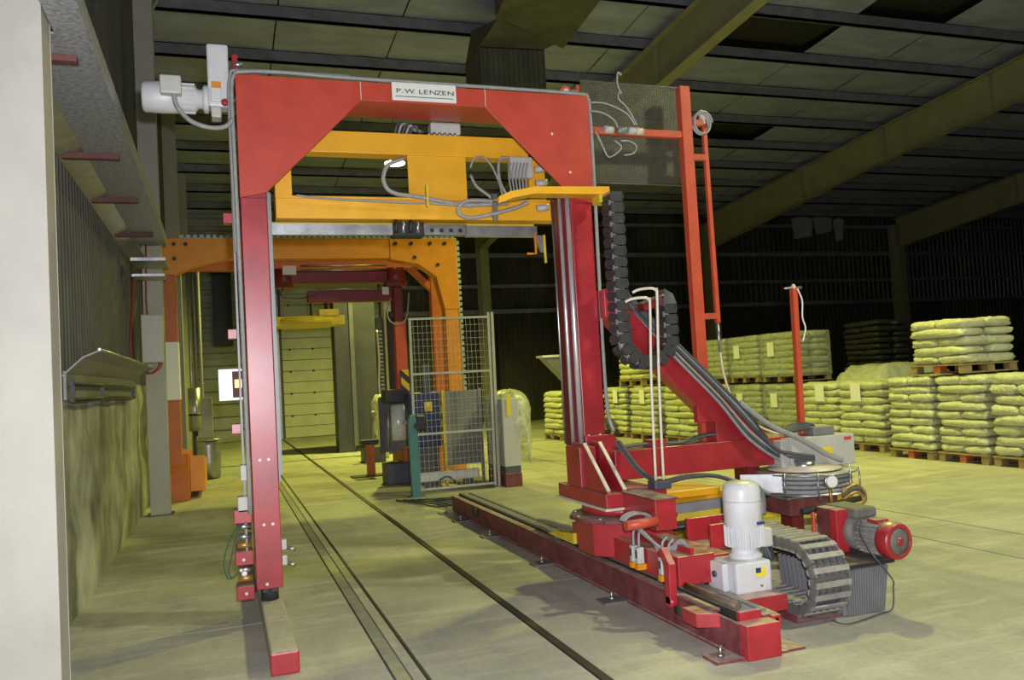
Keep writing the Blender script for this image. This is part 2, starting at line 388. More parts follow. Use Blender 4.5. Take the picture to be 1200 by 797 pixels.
# columns of the left wall
def hcol(y, x1, w, d, label, top=8.9):
    t = thing('wall_column', label, 'column', (x1-w/2, y, 0), 'columns on left wall')
    put('flange', B(x1-w, x1, y, y+.02, 0, top), 'column', t, .003)
    put('flange', B(x1-w, x1, y+d-.02, y+d, 0, top), 'column', t, .003)
    put('web', B(x1-.03, x1-.002, y+.02, y+d-.02, 0, top), 'column', t); put('web', B(x1-w+.002, x1-w+.03, y+.02, y+d-.02, 0, top), 'column', t)
    put('base_plate', B(x1-w-.04, x1+.04, y-.04, y+d+.04, 0, .015), 'greydk', t)
    return t
hcol(4.44, -.75, .30, .25, 'cream steel column nearest the camera at left edge')
_c = hcol(12.44, -.72, .25, .25, 'cream steel column carrying a grey junction box')
put('brace_rod', MB().cyl((-.72, 12.6, 7.1), (-.2, 13.4, 8.65), .02, 8), 'rafter', _c)
hcol(19.6, -.75, .28, .25, 'cream column behind orange gantry leg, third from the camera')
hcol(25.6, -.75, .28, .25, 'farthest cream column on the left wall near the back corner')

# ------------------------------------------------------------------ high-bay lamps
def lamp(x, y, z, e, label, col=LAMP_COL):
    t = thing('high_bay_lamp', label, 'lamp', (x, y, z), 'high bay lamps')
    put('shade', MB().lathe((x, y, z), [(.26, 0), (.255, .04), (.20, .16), (.10, .24), (.07, .26)], 24), 'galv2', t)
    put('lens', MB().lathe((x, y, z-.03), [(.24, 0), (.245, .028)], 24), 'lampglow', t)
    put('ballast_box', MB().cyl((x, y, z+.26), (x, y, z+.5), .075, 14), 'greymid', t)
    put('hanger', MB().cyl((x, y, z+.5), (x, y, roof_z(y)), .012, 6), 'steel', t)
    l = bpy.data.lights.new('lamp_light', 'SPOT'); l.energy = e; l.color = col; l.spot_size = math.radians(150); l.spot_blend = .5; l.shadow_soft_size = .22
    o = bpy.data.objects.new('lamp_light', l); COL.objects.link(o); o.parent = t; o.location = (0, 0, -.06)
lamp(4.2, 20.0, 7.0, 3600, 'lit high bay lamp seen through the red gantry')
lamp(8.0, 10.2, 7.7, 2300, 'high bay lamp over the open floor right of the gantry')
lamp(8.5, 2.2, 7.6, 2500, 'high bay lamp right of the camera', (.97, .97, .60))

# ------------------------------------------------------------------ big duct under the roof
t = thing('air_duct', 'dark square sheet metal duct hanging under the roof', 'duct', (5.4, 15, 6.8))
def loft(a, b):                                       # two 4-point rings
    mb = MB(); mb.add(list(a)+list(b), [(0, 1, 5, 4), (1, 2, 6, 5), (2, 3, 7, 6), (3, 0, 4, 7), (3, 2, 1, 0), (4, 5, 6, 7)]); return mb
put('drop', loft([(4.78, 14.6, 6.8), (6.08, 14.6, 6.8), (6.08, 15.6, 6.8), (4.78, 15.6, 6.8)], [(4.78, 14.6, 7.78), (6.08, 14.6, 7.82), (6.08, 15.6, 7.82), (4.78, 15.6, 7.78)]), 'duct', t, .02)
put('transition', loft([(4.78, 14.6, 7.8), (6.08, 14.6, 7.84), (6.08, 15.6, 7.84), (4.78, 15.6, 7.8)], [(4.85, 13.7, 7.95), (6.3, 14.6, 7.95), (6.3, 15.3, 8.4), (4.85, 15.3, 8.4)]), 'duct', t, .02)
put('trunk', MB().prism([(4.76, 13.57), (6.5, 14.68), (6.15, 10.6), (4.4, 10.6)], 2, 7.9, 8.62), 'duct', t, .02)
for k in range(13): put('seam_rib', B(4.83+.1*k, 4.85+.1*k, 14.58, 14.6, 6.82, 7.79), 'duct', t)
for p, q in (((5.2, 12.5), (5.2, 9.0)), ((5.9, 12.5), (5.9, 9.0))): put('hanger', MB().cyl((p[0], p[1], 8.6), (p[0], p[1], 8.98), .015, 6), 'steel', t)

# ------------------------------------------------------------------ left side fittings
t = thing('cable_tray', 'galvanised cable tray with rusty crossbars along left wall', 'cable tray', (-.85, 8, 3.5))
put('floor_sheet', MB().prism([(-.742, 1.5), (-.585, 1.5), (-.585, 11.2), (-.92, 11.2), (-.92, 4.75), (-.742, 4.75)], 2, 3.50, 3.512), 'galv', t)
put('back_sheet', MB().prism([(-1.10, 3.46), (-.92, 3.52), (-.92, 3.535), (-1.10, 3.475)], 1, 4.75, 12.4), 'galv2', t)
put('side_lip', B(-.592, -.580, 1.5, 11.2, 3.49, 3.62), 'galv', t)
for y in (3.3, 5.05, 7.05, 8.6, 10.4): put('crossbar', B(-.735 if y < 4.7 else -.95 if y < 6 else -1.08, -.68, y-.035, y+.035, 3.462 if y < 6 else 3.455, 3.498), 'rustbar', t)
put('tray_end', B(-1.0, -.6, 11.2, 11.9, 3.30, 3.34), 'galv2', t); put('tray_end', B(-1.0, -.62, 11.3, 11.7, 3.12, 3.15), 'galv2', t)

t = thing('junction_box', 'light grey junction box screwed to cream column', 'electrical box', (-.86, 12.3, 2.07))
put('case', B(-.99, -.72, 12.2, 12.43, 2.07, 2.72), 'grey', t, .012); put('lid', B(-.985, -.725, 12.18, 12.2, 2.08, 2.71), 'grey', t, .006)
for k, (dx, r) in enumerate(((0, .011), (.03, .009))):
    put('supply_cable', MB().tube(smooth_path([(-.96+dx, 12.3, 2.08), (-.97+dx, 12.22, 1.98), (-.90+dx, 12.2, 1.93), (-.80+dx, 12.22, 2.0), (-.78+dx, 12.3, 2.07)]), r), 'cablered', t)
put('conduit', MB().tube(smooth_path([(-.92, 12.41, 2.72), (-.925, 12.4, 3.0), (-.91, 12.41, 3.5), (-.90, 12.41, 3.8)]), .013), 'cablered', t)
put('loose_cable', MB().tube(smooth_path([(-1.05, 12.2, 3.3), (-1.06, 11.9, 2.8), (-1.06, 11.5, 2.3), (-1.03, 11.6, 1.9)]), .012), 'cablered', t)

t = thing('canopy_sheet', 'bent grey metal canopy fixed over rough left wall', 'canopy', (-1.0, 9, 1.85))
put('canopy', MB().add([(-1.09, 6.8, 1.80), (-.95, 6.8, 1.93), (-.84, 6.8, 1.975), (-.83, 9.5, 1.985), (-.84, 12.0, 2.0), (-.96, 12.0, 1.95), (-1.09, 12.0, 1.83), (-1.09, 9.4, 1.82), (-.95, 9.4, 1.93)],
    [(0, 1, 8, 7), (1, 2, 3, 8), (8, 3, 4, 5), (7, 8, 5, 6)]), 'greymid', t).modifiers.new('s', 'SOLIDIFY').thickness = .012
put('edge_strip', MB().tube([(-.835, 6.8, 1.978), (-.826, 9.5, 1.988), (-.836, 12.0, 2.003)], .012), 'steel', t)
put('back_plate', B(-1.08, -1.06, 6.8, 12.0, 1.62, 1.83), 'greymid', t)
for z in (1.62, 1.735): put('pipe', MB().tube([(-1.02, 6.75, z), (-1.02, 8.6, z+.003), (-1.02, 11.4, z+.002)], .016), 'black', t)
for y in (6.8, 8.4, 11.2): put('pipe_clip', B(-1.035, -1.005, y-.008, y+.008, 1.60, 1.76), 'black', t)

# orange box, bins and coils beside the second column
t = thing('guard_box', 'orange folded steel guard at foot of gantry leg', 'guard', (-.6, 14.2, 0))
put('body', MB().prism([(13.86, 0), (13.86, .42), (14.15, .70), (15.4, .70), (15.9, .55), (15.9, 0)], 0, -.84, -.52), 'orange_dk', t, .01)
put('slope_plate', MB().prism([(14.2, .1), (14.2, .66), (15.9, .5), (15.9, .1)], 0, -.52, -.30), 'orange', t, .01)
t = thing('steel_bin', 'shiny metal bin beside the orange guard', 'bin', (-.25, 17.2, 0))
put('shell', MB().lathe((-.28, 17.2, .02), [(.20, 0), (.22, .3), (.22, .6), (.225, .72)], 20), 'galv2', t); put('rim', MB().lathe((-.28, 17.2, .73), [(.23, 0), (.235, .02), (.2, .03)], 20), 'steel', t)
t = thing('steel_bin', 'shiny metal cylinder on a stand above the bin', 'bin', (-.5, 17.9, 0))
put('shell', MB().cyl((-.52, 17.9, .9), (-.52, 17.9, 1.75), .12, 18), 'galv2', t); put('band', MB().cyl((-.52, 17.9, 1.2), (-.52, 17.9, 1.24), .125, 18), 'black', t); put('stand', MB().cyl((-.52, 17.9, 0), (-.52, 17.9, .9), .05, 10), 'greydk', t)
t = thing('pale_locker', 'pale box behind the shiny bins by left wall', 'box', (-.45, 18.6, .7))
put('case', B(-.55, -.2, 18.5, 18.9, .72, 1.55), 'column', t, .01); put('stand', B(-.5, -.25, 18.55, 18.85, 0, .72), 'greydk', t)
t = thing('strip_curtain', 'dark hanging curtain in the back corner', 'curtain', (.05, YB-.1, 3.1))
put('curtain', B(-.18, .42, YB-.16, YB-.06, 3.17, 5.57), 'black', t); put('track', B(-.28, .55, YB-.18, YB-.02, 5.57, 5.68), 'steel', t)
t = thing('conduit_bundle', 'grey vertical conduits behind the orange leg', 'conduit', (-.55, 19.2, 1.5))
for k in range(3): put('conduit', MB().cyl((-.6+.1*k, 19.2, 0), (-.6+.1*k, 19.2, 4.3), .035, 10), ('galv2', 'greymid', 'column')[k], t)

# ------------------------------------------------------------------ orange gantry behind
G = thing('orange_gantry', 'orange portal of second wrapping machine in background', 'gantry', (1.5, 14, 0))
boltd = shared('bolt', MB().cyl((0, 0, 0), (0, -.02, 0), .032, 8), 'black')
def portal(y0, y1, m, ms):
    put('left_leg', B(-.87, -.62, y0, y1, 0, 3.55), ms, G, .008); put('right_leg', B(3.69, 3.94, y0, y1, 0, 3.0), m, G, .008)
    put('corner_plate', MB().prism([(-.87, 3.5), (-.62, 3.5), (-.35, 3.62), (.35, 3.78), (.35, 4.07), (-.87, 4.07)], 1, y0-.012, y1), m, G, .006)
    put('corner_plate', MB().prism([(3.94, 2.85), (3.94, 4.07), (2.78, 4.07), (2.78, 3.72), (3.25, 3.64), (3.56, 3.42), (3.69, 2.85)], 1, y0-.012, y1), m, G, .006)
    put('top_beam', B(.352, 2.778, y0, y1, 3.74, 4.07), m, G, .006)
portal(14.0, 14.25, 'orange', 'orange_dk')
put('left_leg', B(-.85, -.66, 15.1, 15.3, 0, 3.8), 'orange_dk', G, .008); put('right_leg', B(3.73, 3.94, 15.1, 15.3, 0, 3.75), 'orange_dk', G, .008)
put('top_beam', B(-.85, 3.94, 15.1, 15.3, 3.72, 4.02), 'orange_dk', G, .008)
put('side_beam', B(-.85, -.64, 14.25, 15.1, 3.72, 4.02), 'orange_dk', G); put('side_beam', B(3.72, 3.93, 14.25, 15.1, 3.72, 4.02), 'orange_dk', G)
put('knee_brace', MB().bar((3.35, 15.2, 3.75), (3.80, 15.2, 3.3), .16, .1), 'orange_dk', G)
for x, z in ((-.62, 3.98), (-.45, 3.98), (-.62, 3.75), (2.88, 3.99), (3.15, 3.99), (3.48, 3.99), (3.74, 3.99), (3.2, 3.75), (3.6, 3.62)):
    inst('bolt', boltd, G, (x, 13.99, z))
put('sleeve', B(-.885, -.605, 13.97, 14.27, 1.55, 2.45), 'paper', G, .01)
rk = shared('rack_tooth', B(-.03, .03, -.06, .06, 0, .045), 'fence')
rb = put('rack_strip', B(-.55, 3.94, 13.99, 14.1, 4.07, 4.085), 'fence', G)
for k in range(46): inst('rack_tooth', rk, rb, (-.5+.0975*k, 14.05, 4.085))
rs = put('rack_strip', B(3.94, 3.955, 13.99, 14.1, .2, 4.08), 'fence', G)
for k in range(39): inst('rack_tooth', rk, rs, (3.955, 14.05, .3+.0975*k), (0, math.pi/2, 0))
put('hazard_panel', B(3.74, 3.90, 15.06, 15.1, .5, 1.3), 'hazard', G); put('guard', MB().prism([(3.28, .05), (3.58, .25), (3.72, .6), (3.5, .62), (3.25, .25)], 1, 13.3, 13.6), 'orange', G)
put('foot_box', B(2.75, 3.2, 13.5, 14.4, 0, .55), 'orange_dk', G, .01)

# red wrapping arm and mast
A = thing('wrapping_arm', 'dark red wrapping arm with mast under the orange portal', 'machine arm', (2.98, 14.6, 0))
put('arm', B(1.1, 2.95, 14.7, 14.95, 3.42, 3.62), 'darkred', A, .01); put('arm', B(1.45, 2.9, 14.6, 14.8, 3.08, 3.28), 'darkred', A, .01)
put('arm_end', MB().cyl((1.08, 14.8, 3.35), (1.08, 14.8, 3.68), .16, 16), 'darkred', A)
for z in (3.64, 3.72): put('slide_rod', MB().cyl((1.35, 14.68, z), (2.85, 14.68, z), .018, 8), 'steel', A)
put('slide_rod', MB().cyl((1.6, 14.58, 3.30), (2.75, 14.58, 3.30), .012, 8), 'steel', A)
put('cap_block', B(1.05, 1.28, 14.62, 14.7, 3.56, 3.72), 'white', A, .01); put('cap_block', B(2.72, 2.84, 14.55, 14.6, 3.18, 3.32), 'white', A, .01)
put('drive_head', MB().cyl((2.84, 14.62, 3.5), (3.12, 14.62, 3.5), .17, 14).box(2.8, 3.16, 14.5, 14.8, 3.32, 3.42), 'darkred', A)
put('drive_head', B(2.92, 3.08, 14.55, 14.75, 2.65, 3.32), 'darkred', A, .02)
put('mast', B(2.90, 3.10, 14.5, 14.7, .1, 2.7), 'redor', A, .01); put('mast_back', B(2.83, 2.90, 14.75, 14.9, .1, 2.9), 'black', A)
put('hazard_strip', B(2.96, 3.10, 14.46, 14.5, 1.0, 1.85), 'hazard', A)
for x in (1.52, 1.78): put('hanger_rod', MB().cyl((x, 14.9, 3.1), (x, 14.9, 2.84), .03 if x > 1.6 else .02, 8), 'black', A)
pp = put('pressure_plate', MB().lathe((1.42, 15.0, 2.70), [(.60, 0), (.64, .03), (.64, .10), (.55, .14)], 28), 'yellow2', A)
put('plate_beam', B(.9, 2.05, 14.55, 14.75, 2.68, 2.84), 'yellow2', pp, .01); put('plate_block', B(1.62, 1.95, 14.52, 14.72, 2.84, 2.95), 'yellow2', pp)
put('hose', MB().tube(smooth_path([(1.1, 14.6, 3.4), (1.0, 14.6, 3.2), (1.3, 14.6, 3.15), (1.6, 14.6, 3.2)]), .012), 'cabledk', A)
put('hose', MB().tube(smooth_path([(2.85, 14.5, 3.1), (2.78, 14.5, 2.8), (2.92, 14.5, 2.65), (3.1, 14.45, 2.75), (3.18, 14.5, 3.2)]), .015), 'cable', A)
F = thing('film_carriage', 'film roll holder with shiny stretch film roll beside teal post', 'film roll', (2.66, 13.6, 0))
put('film_roll', MB().cyl((2.68, 13.5, .70), (2.68, 13.5, 1.27), .115, 22), 'filmroll', F); put('core', MB().cyl((2.68, 13.5, .66), (2.68, 13.5, 1.31), .035, 10), 'wood', F)
put('cap', B(2.46, 2.84, 13.4, 13.75, 1.30, 1.52), 'black', F, .02); put('tension_rod', MB().cyl((2.50, 13.42, .62), (2.50, 13.42, 1.32), .018, 8), 'steel', F)
put('base', B(2.44, 2.88, 13.4, 13.85, 0, .34), 'greydk', F, .02); put('back_plate', B(2.42, 2.86, 13.75, 13.8, .5, 1.4), 'greydk', F)

# grey pillar and the machine behind it
P = thing('grey_pillar', 'tall dark grey steel pillar in front of the pale door', 'pillar', (3.1, 21, 0))
put('face', B(2.66, 3.09, 20.9, 21.5, 0, 3.95), 'greydk', P, .02); put('face', B(3.10, 3.70, 20.98, 21.6, 0, 3.93), 'greydk', P, .02)
put('hinge_plate', B(3.04, 3.14, 20.88, 20.9, .1, 3.9), 'greymid', P)
Q = thing('control_column', 'pale machine column with cables behind the grey pillar', 'machine', (4.0, 20.2, 0))
put('column', B(3.67, 3.85, 19.6, 19.8, .5, 3.7), 'grey', Q, .01); put('base', B(3.5, 4.1, 19.5, 20.2, 0, .9), 'greymid', Q, .02)
put('cable_panel', B(3.48, 3.66, 19.7, 19.8, .9, 3.2), 'greydk', Q)
for k in range(16): put('terminal', B(3.54, 3.62, 19.66, 19.7, 1.5+.09*k, 1.54+.09*k), ('brass', 'steel')[k % 2], Q)
put('cable', MB().tube(smooth_path([(3.50, 19.65, 2.9), (3.52, 19.65, 2.2), (3.49, 19.65, 1.6), (3.54, 19.65, 1.0)]), .025), 'white', Q)
R = put('plastic_wrap', MB().lathe((3.32, 18.7, .0), [(.16, 0), (.13, .3), (.12, .5), (.20, .65), (.18, .95), (.21, 1.2), (.10, 1.4)], 18), 'filmB'); tag(R, 'crumpled clear plastic wrap behind the film roll', 'plastic wrap')
t = thing('stop_device', 'low grey clamp device at end of pillar on the rail', 'clamp', (2.95, 18.0, 0))
put('base', B(2.75, 3.2, 17.6, 18.1, .0, .32), 'greydk', t, .01); put('lever', MB().cyl((2.95, 17.7, .3), (2.98, 17.7, .95), .035, 10), 'greymid', t); put('knob', MB().lathe((2.98, 17.7, .93), [(.03, 0), (.07, .04), (.07, .1), (.03, .14)], 14), 'greymid', t)
put('arm', B(2.6, 2.95, 17.6, 17.75, .32, .38), 'black', t)
t = thing('orange_stub', 'short orange stub post on a floor plate', 'post', (2.46, 15.0, 0))
put('post', B(2.38, 2.52, 14.95, 15.05, .02, .56), 'orange_dk', t, .006); put('plate', B(2.1, 2.9, 14.85, 15.2, 0, .02), 'railrust', t); put('sensor', B(2.3, 2.6, 14.95, 15.2, .56, .64), 'black', t)

# fence panel, teal post, cabinet
t = thing('fence_panel', 'pale wire mesh safety fence panel with tubular frame', 'fence', (3.15, 11.9, 0))
def px(u): return 2.575+(3.775-2.575)*u
for p, q in (((2.575, 11.9, .06), (2.60, 11.9, 2.545)), ((3.76, 11.9, .03), (3.79, 11.9, 2.60))): put('frame_tube', MB().bar(p, q, .035, .035), 'fence', t)
for z in (.07, .86, 1.73, 2.53): put('frame_tube', MB().bar((2.575, 11.9, z), (3.775, 11.9, z), .03, .032), 'fence', t)
put('edge_post', MB().bar((3.82, 11.9, 0), (3.85, 11.9, 2.6), .04, .04), 'fence', t); put('foot', B(3.72, 3.95, 11.8, 12.0, 0, .012), 'fence', t)
wv = shared('wire', MB().cyl((0, 0, 0), (0, 0, 2.44), .0032, 5, caps=False), 'fence'); wh = shared('wire', MB().cyl((0, 0, 0), (1.2, 0, 0), .0032, 5, caps=False), 'fence')
for k in range(1, 18): inst('wire', wv, t, (2.58+1.19*k/18, 11.895, .08))
for k in range(1, 25): inst('wire', wh, t, (2.58, 11.905, .08+2.44*k/25))
t = thing('teal_post', 'short teal steel post with black latch beside fence panel', 'post', (2.53, 11.75, 0))
put('post', MB().prism([(2.475, 0), (2.60, 0), (2.585, 1.1), (2.555, 1.16), (2.49, 1.14), (2.46, 1.08)], 1, 11.70, 11.80), 'teal', t, .006)
put('latch', B(2.585, 2.72, 11.68, 11.78, .93, 1.14), 'black', t, .02); put('lens', MB().cyl((2.60, 11.7, 1.0), (2.60, 11.66, 1.0), .05, 12), 'black', t); put('foot', B(2.42, 2.66, 11.66, 11.84, 0, .012), 'teal', t)
t = thing('control_cabinet', 'grey control cabinet on red plinth beside fence panel', 'cabinet', (3.95, 12.0, 0))
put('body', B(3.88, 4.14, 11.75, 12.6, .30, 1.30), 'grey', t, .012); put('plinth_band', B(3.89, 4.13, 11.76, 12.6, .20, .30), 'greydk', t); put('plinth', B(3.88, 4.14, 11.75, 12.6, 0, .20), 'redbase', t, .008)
put('label_tag', B(3.94, 4.0, 11.70, 11.71, 1.05, 1.36), 'ylabel', t)
def cover():
    mb = MB(); vs = []; n, m = 28, 14; prof = [(.34, .30), (.36, .38), (.35, .55), (.37, .75), (.37, .95), (.36, 1.12), (.34, 1.24), (.30, 1.33), (.22, 1.39), (.12, 1.42), (.02, 1.43)]
    for R, z in prof:
        for i in range(n):
            a = 2*math.pi*i/n; e = noise.noise(Vector((math.cos(a)*2, math.sin(a)*2, z*3)))*.05+noise.noise(Vector((math.cos(a)*6, math.sin(a)*6, z*4)))*.025
            vs.append((4.13+(R+e)*math.cos(a)*.86, 12.2+(R+e)*1.25*math.sin(a), z+e*.5+(.62 if math.sin(a) < -.3 and math.cos(a) < .5 and z < .9 else 0)*(1-z/.95)))
    k = len(prof); mb.add(vs, [(j*n+i, j*n+(i+1) % n, (j+1)*n+(i+1) % n, (j+1)*n+i) for j in range(k-1) for i in range(n)], True); return mb
tag(put('plastic_cover', cover(), 'filmB'), 'clear crumpled plastic sheet draped over the control cabinet', 'plastic sheet')
t = thing('blue_machine', 'dark blue machine with yellow tag behind fence', 'machine', (2.95, 12.9, 0))
put('body', B(2.75, 3.25, 12.9, 13.3, .6, 1.45), 'blue', t, .02); put('base', B(2.8, 3.2, 12.95, 13.25, 0, .6), 'greydk', t); put('column', B(3.0, 3.12, 13.0, 13.2, 1.45, 1.9), 'greydk', t); put('tag', B(2.98, 3.10, 12.87, 12.9, 1.15, 1.30), 'ylabel', t)
put('tray', B(2.65, 2.85, 12.8, 13.0, .98, 1.02), 'steel', t)
t = thing('white_beam', 'white horizontal sensor beam lying behind the fence', 'beam', (3.2, 12.2, .1))
put('beam', B(2.68, 3.62, 12.2, 12.32, .14, .27), 'white', t, .01); put('foot', B(2.8, 2.9, 12.2, 12.35, 0, .14), 'greydk', t); put('foot', B(3.4, 3.5, 12.2, 12.35, 0, .14), 'greydk', t)
put('cable', MB().tube(smooth_path([(2.9, 12.15, .1), (3.1, 12.12, .2), (3.3, 12.1, .05), (3.5, 12.15, .12)]), .015), 'cabledk', t)
t = thing('grey_mesh_guard', 'dark grey mesh guard standing behind the fence panel', 'guard', (3.6, 12.8, 0))
put('panel', B(3.25, 3.83, 12.72, 12.74, .3, 1.45), 'greymid', t); put('post', B(3.22, 3.26, 12.70, 12.76, 0, 1.47), 'yellow2', t); put('post', B(3.82, 3.86, 12.70, 12.76, 0, 1.47), 'greymid', t)
t = thing('floor_cables', 'tangle of dark cables on floor at end of base beam', 'cables', (2.6, 10.6, 0))
for k in range(7):
    x = 2.2+.09*k; put('cable', MB().tube(smooth_path([(x, 11.5-.05*k, .015), (x+.2, 10.9, .02+.006*k), (x+.35, 10.5+.05*k, .02), (2.68+.02*k, 10.15, .08)]), .012), 'cabledk', t)
t = thing('blue_chute', 'pale blue grey sheet metal chute behind the red post', 'chute', (5.8, 14, 1.4))
put('plate', MB().prism([(5.45, 1.93), (6.2, 1.93), (6.2, 1.25), (5.95, 1.40)], 1, 14.0, 14.25), 'greymid', t, .01); put('lip', B(5.43, 6.2, 13.97, 14.3, 1.93, 1.97), 'paper', t); put('leg', B(6.05, 6.12, 14.1, 14.2, 0, 1.4), 'greymid', t)

# ------------------------------------------------------------------ runway beam on the floor
t = thing('runway_beam', 'worn red steel runway beam bolted to the floor', 'beam', (2.72, 7, 0))
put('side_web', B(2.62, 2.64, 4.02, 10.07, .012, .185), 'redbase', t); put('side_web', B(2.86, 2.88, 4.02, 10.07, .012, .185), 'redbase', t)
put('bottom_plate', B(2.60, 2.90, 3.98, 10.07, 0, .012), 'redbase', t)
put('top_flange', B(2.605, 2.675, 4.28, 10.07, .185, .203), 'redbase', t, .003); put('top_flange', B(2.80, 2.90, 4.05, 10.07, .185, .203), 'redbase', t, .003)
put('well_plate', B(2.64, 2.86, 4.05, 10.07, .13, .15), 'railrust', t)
put('guide_rail', B(2.70, 2.785, 4.10, 10.05, .15, .228), 'rail', t, .004); put('guide_rail', B(2.82, 2.86, 4.10, 10.05, .20, .222), 'rail', t, .003)
put('rack_bar', B(2.685, 2.697, 4.12, 10.0, .16, .21), 'railrust', t)
put('end_cap', B(2.625, 2.84, 3.95, 4.06, .0, .188), 'red', t, .006); put('end_plate', B(2.66, 2.80, 4.06, 4.10, .1, .232), 'red', t, .004)
put('end_bracket', B(2.84, 2.90, 4.02, 4.2, .12, .20), 'red', t, .006)
put('stop_bracket', MB().prism([(2.50, 4.42), (2.50, 4.26), (2.62, 4.20), (2.62, 4.42)], 2, .12, .20), 'red', t, .004)
put('stop_bolt', MB().cyl((2.53, 4.42, .16), (2.53, 4.52, .16), .024, 10), 'railrust', t)
put('tie_rod', MB().cyl((2.665, 4.08, .262), (2.655, 4.62, .262), .022, 12), 'bronze', t)
for y in (10.0, 9.35, 8.25, 6.78, 5.42, 4.06):
    fp = put('foot_plate', B(2.43 if y > 4.5 else 2.45, 2.62, y-.075, y+.075, 0, .014), 'redbase' if y < 4.5 else 'chaindk', t)
    put('anchor_bolt', MB().cyl((2.52, y, .014), (2.52, y, .075), .009, 8), 'steel', fp); put('nut', MB().cyl((2.52, y, .014), (2.52, y, .032), .02, 6), 'steel', fp)
    fp = put('foot_plate', B(2.90, 3.02, y-.075, y+.075, 0, .014), 'redbase', t)
put('stop_pin', MB().cyl((2.60, 8.95, .15), (2.56, 8.95, .15), .045, 12), 'railrust', t)

t = thing('kerb_rail', 'low concrete coloured kerb rail with red painted end under left post', 'rail', (.28, 6, 0))
put('body', B(.205, .355, 5.02, 9.5, 0, .125), 'concrete', t, .012); put('end_cap', B(.20, .36, 4.99, 5.02, 0, .128), 'red', t, .01)

# ------------------------------------------------------------------ red gantry
G = thing('red_gantry', 'large red steel gantry of wrapping machine with chamfered top corners', 'gantry', (1.55, 6.35, 0))
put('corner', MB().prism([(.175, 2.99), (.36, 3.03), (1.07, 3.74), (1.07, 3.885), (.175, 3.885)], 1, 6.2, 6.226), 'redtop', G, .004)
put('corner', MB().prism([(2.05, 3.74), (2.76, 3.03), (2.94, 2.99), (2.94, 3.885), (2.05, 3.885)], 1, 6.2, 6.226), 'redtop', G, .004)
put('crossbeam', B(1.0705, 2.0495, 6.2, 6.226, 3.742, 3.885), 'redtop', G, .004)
put('crossbeam_rear', B(.176, 2.939, 6.228, 6.618, 3.746, 3.883), 'red', G, .004)
put('left_post', B(.178, .358, 6.23, 6.46, .215, 3.744), 'red', G, .005); put('right_post', B(2.742, 2.93, 6.23, 6.46, .72, 3.744), 'red', G, .005)
put('left_guide', B(.362, .375, 6.25, 6.30, .95, 3.05), 'greymid', G); put('left_guide', B(.376, .392, 6.30, 6.36, 1.0, 3.05), 'greymid', G)
put('right_guide', MB().cyl((2.665, 6.28, 1.04), (2.665, 6.28, 3.1), .016, 10), 'chrome', G)
put('right_guide', MB().cyl((2.708, 6.22, 1.04), (2.708, 6.22, 3.1), .021, 12), 'chrome', G)
put('right_guide', MB().cyl((2.63, 6.36, 1.04), (2.63, 6.36, 3.1), .010, 8), 'steel', G)
put('guide_backing', B(2.66, 2.742, 6.30, 6.42, 1.0, 3.05), 'darkred', G)
put('wheel_yoke', B(.22, .32, 6.24, 6.42, .19, .216), 'black', G); put('wheel', MB().cyl((.215, 6.33, .165), (.325, 6.33, .165), .042, 18), 'rubber', G)
put('bumper', MB().cyl((.268, 6.30, .13), (.268, 6.30, .212), .062, 18), 'rubber', G)
sc = shared('bolt', MB().cyl((0, 0, 0), (0, -.008, 0), .011, 8), 'rodw')
for x, z in ((.235, 1.12), (.295, 1.12), (.245, .665), (.305, .665), (2.78, 1.10), (2.88, 1.10), (.25, .25), (2.60, 3.55), (2.74, 3.24)): inst('bolt', sc, G, (x, 6.229 if z < 3 else 6.199, z))
for x in (.175, 2.76): put('joint_seam', B(x, x+.183, 6.196, 6.2, 2.985, 2.992), 'darkred', G)
put('joint_seam', B(1.068, 1.073, 6.196, 6.2, 3.745, 3.885), 'rodw', G); put('joint_seam', B(2.047, 2.052, 6.196, 6.2, 3.745, 3.885), 'rodw', G)
# conduit around the frame
put('conduit', MB().tube(smooth_path([(.155, 6.22, .75), (.155, 6.22, 2.0), (.15, 6.22, 3.2), (.148, 6.22, 3.75), (.17, 6.22, 3.88), (.23, 6.22, 3.912), (.5, 6.22, 3.925), (1.0, 6.22, 3.915), (2.0, 6.22, 3.912), (2.85, 6.22, 3.905), (2.945, 6.22, 3.87), (2.962, 6.22, 3.76), (2.962, 6.22, 3.1), (2.955, 6.22, 2.6), (2.952, 6.22, 1.4), (2.98, 6.18, 1.12)], 5), .015), 'cable', G)
put('conduit', MB().tube(smooth_path([(.135, 6.24, 2.6), (.128, 6.24, 3.5), (.14, 6.24, 3.86), (.25, 6.24, 3.93), (1.0, 6.24, 3.935)], 5), .012), 'cable', G)

# name plate
sg = put('name_plate', B(1.305, 1.81, 6.185, 6.197, 3.755, 3.895), 'sign', G, .004, 'white name plate with black lettering')
adv = {'P': .66, '.': .34, 'W': 1.0, ' ': .30, 'L': .60, 'E': .66, 'N': .80, 'Z': .70}; word = 'P.W. LENZEN'; cx_ = -sum(adv[c] for c in word)/2
for ch in word:
    if ch != ' ':
        cu = bpy.data.curves.new('letter', 'FONT'); cu.body = ch; cu.size = .066; cu.extrude = .001
        to = bpy.data.objects.new('letter_tmp', cu); COL.objects.link(to); bpy.context.view_layer.update()
        tm = bpy.data.meshes.new_from_object(to.evaluated_get(bpy.context.evaluated_depsgraph_get())); bpy.data.objects.remove(to)
        tm.materials.clear(); tm.materials.append(MT['ink'])
        inst('letter', tm, sg, (1.562+cx_*.066, 6.182, 3.812), (math.pi/2, 0, 0), (1.15, .72, 1))
    cx_ += adv[ch]
put('underline', B(1.33, 1.785, 6.183, 6.186, 3.783, 3.788), 'blabel', sg)

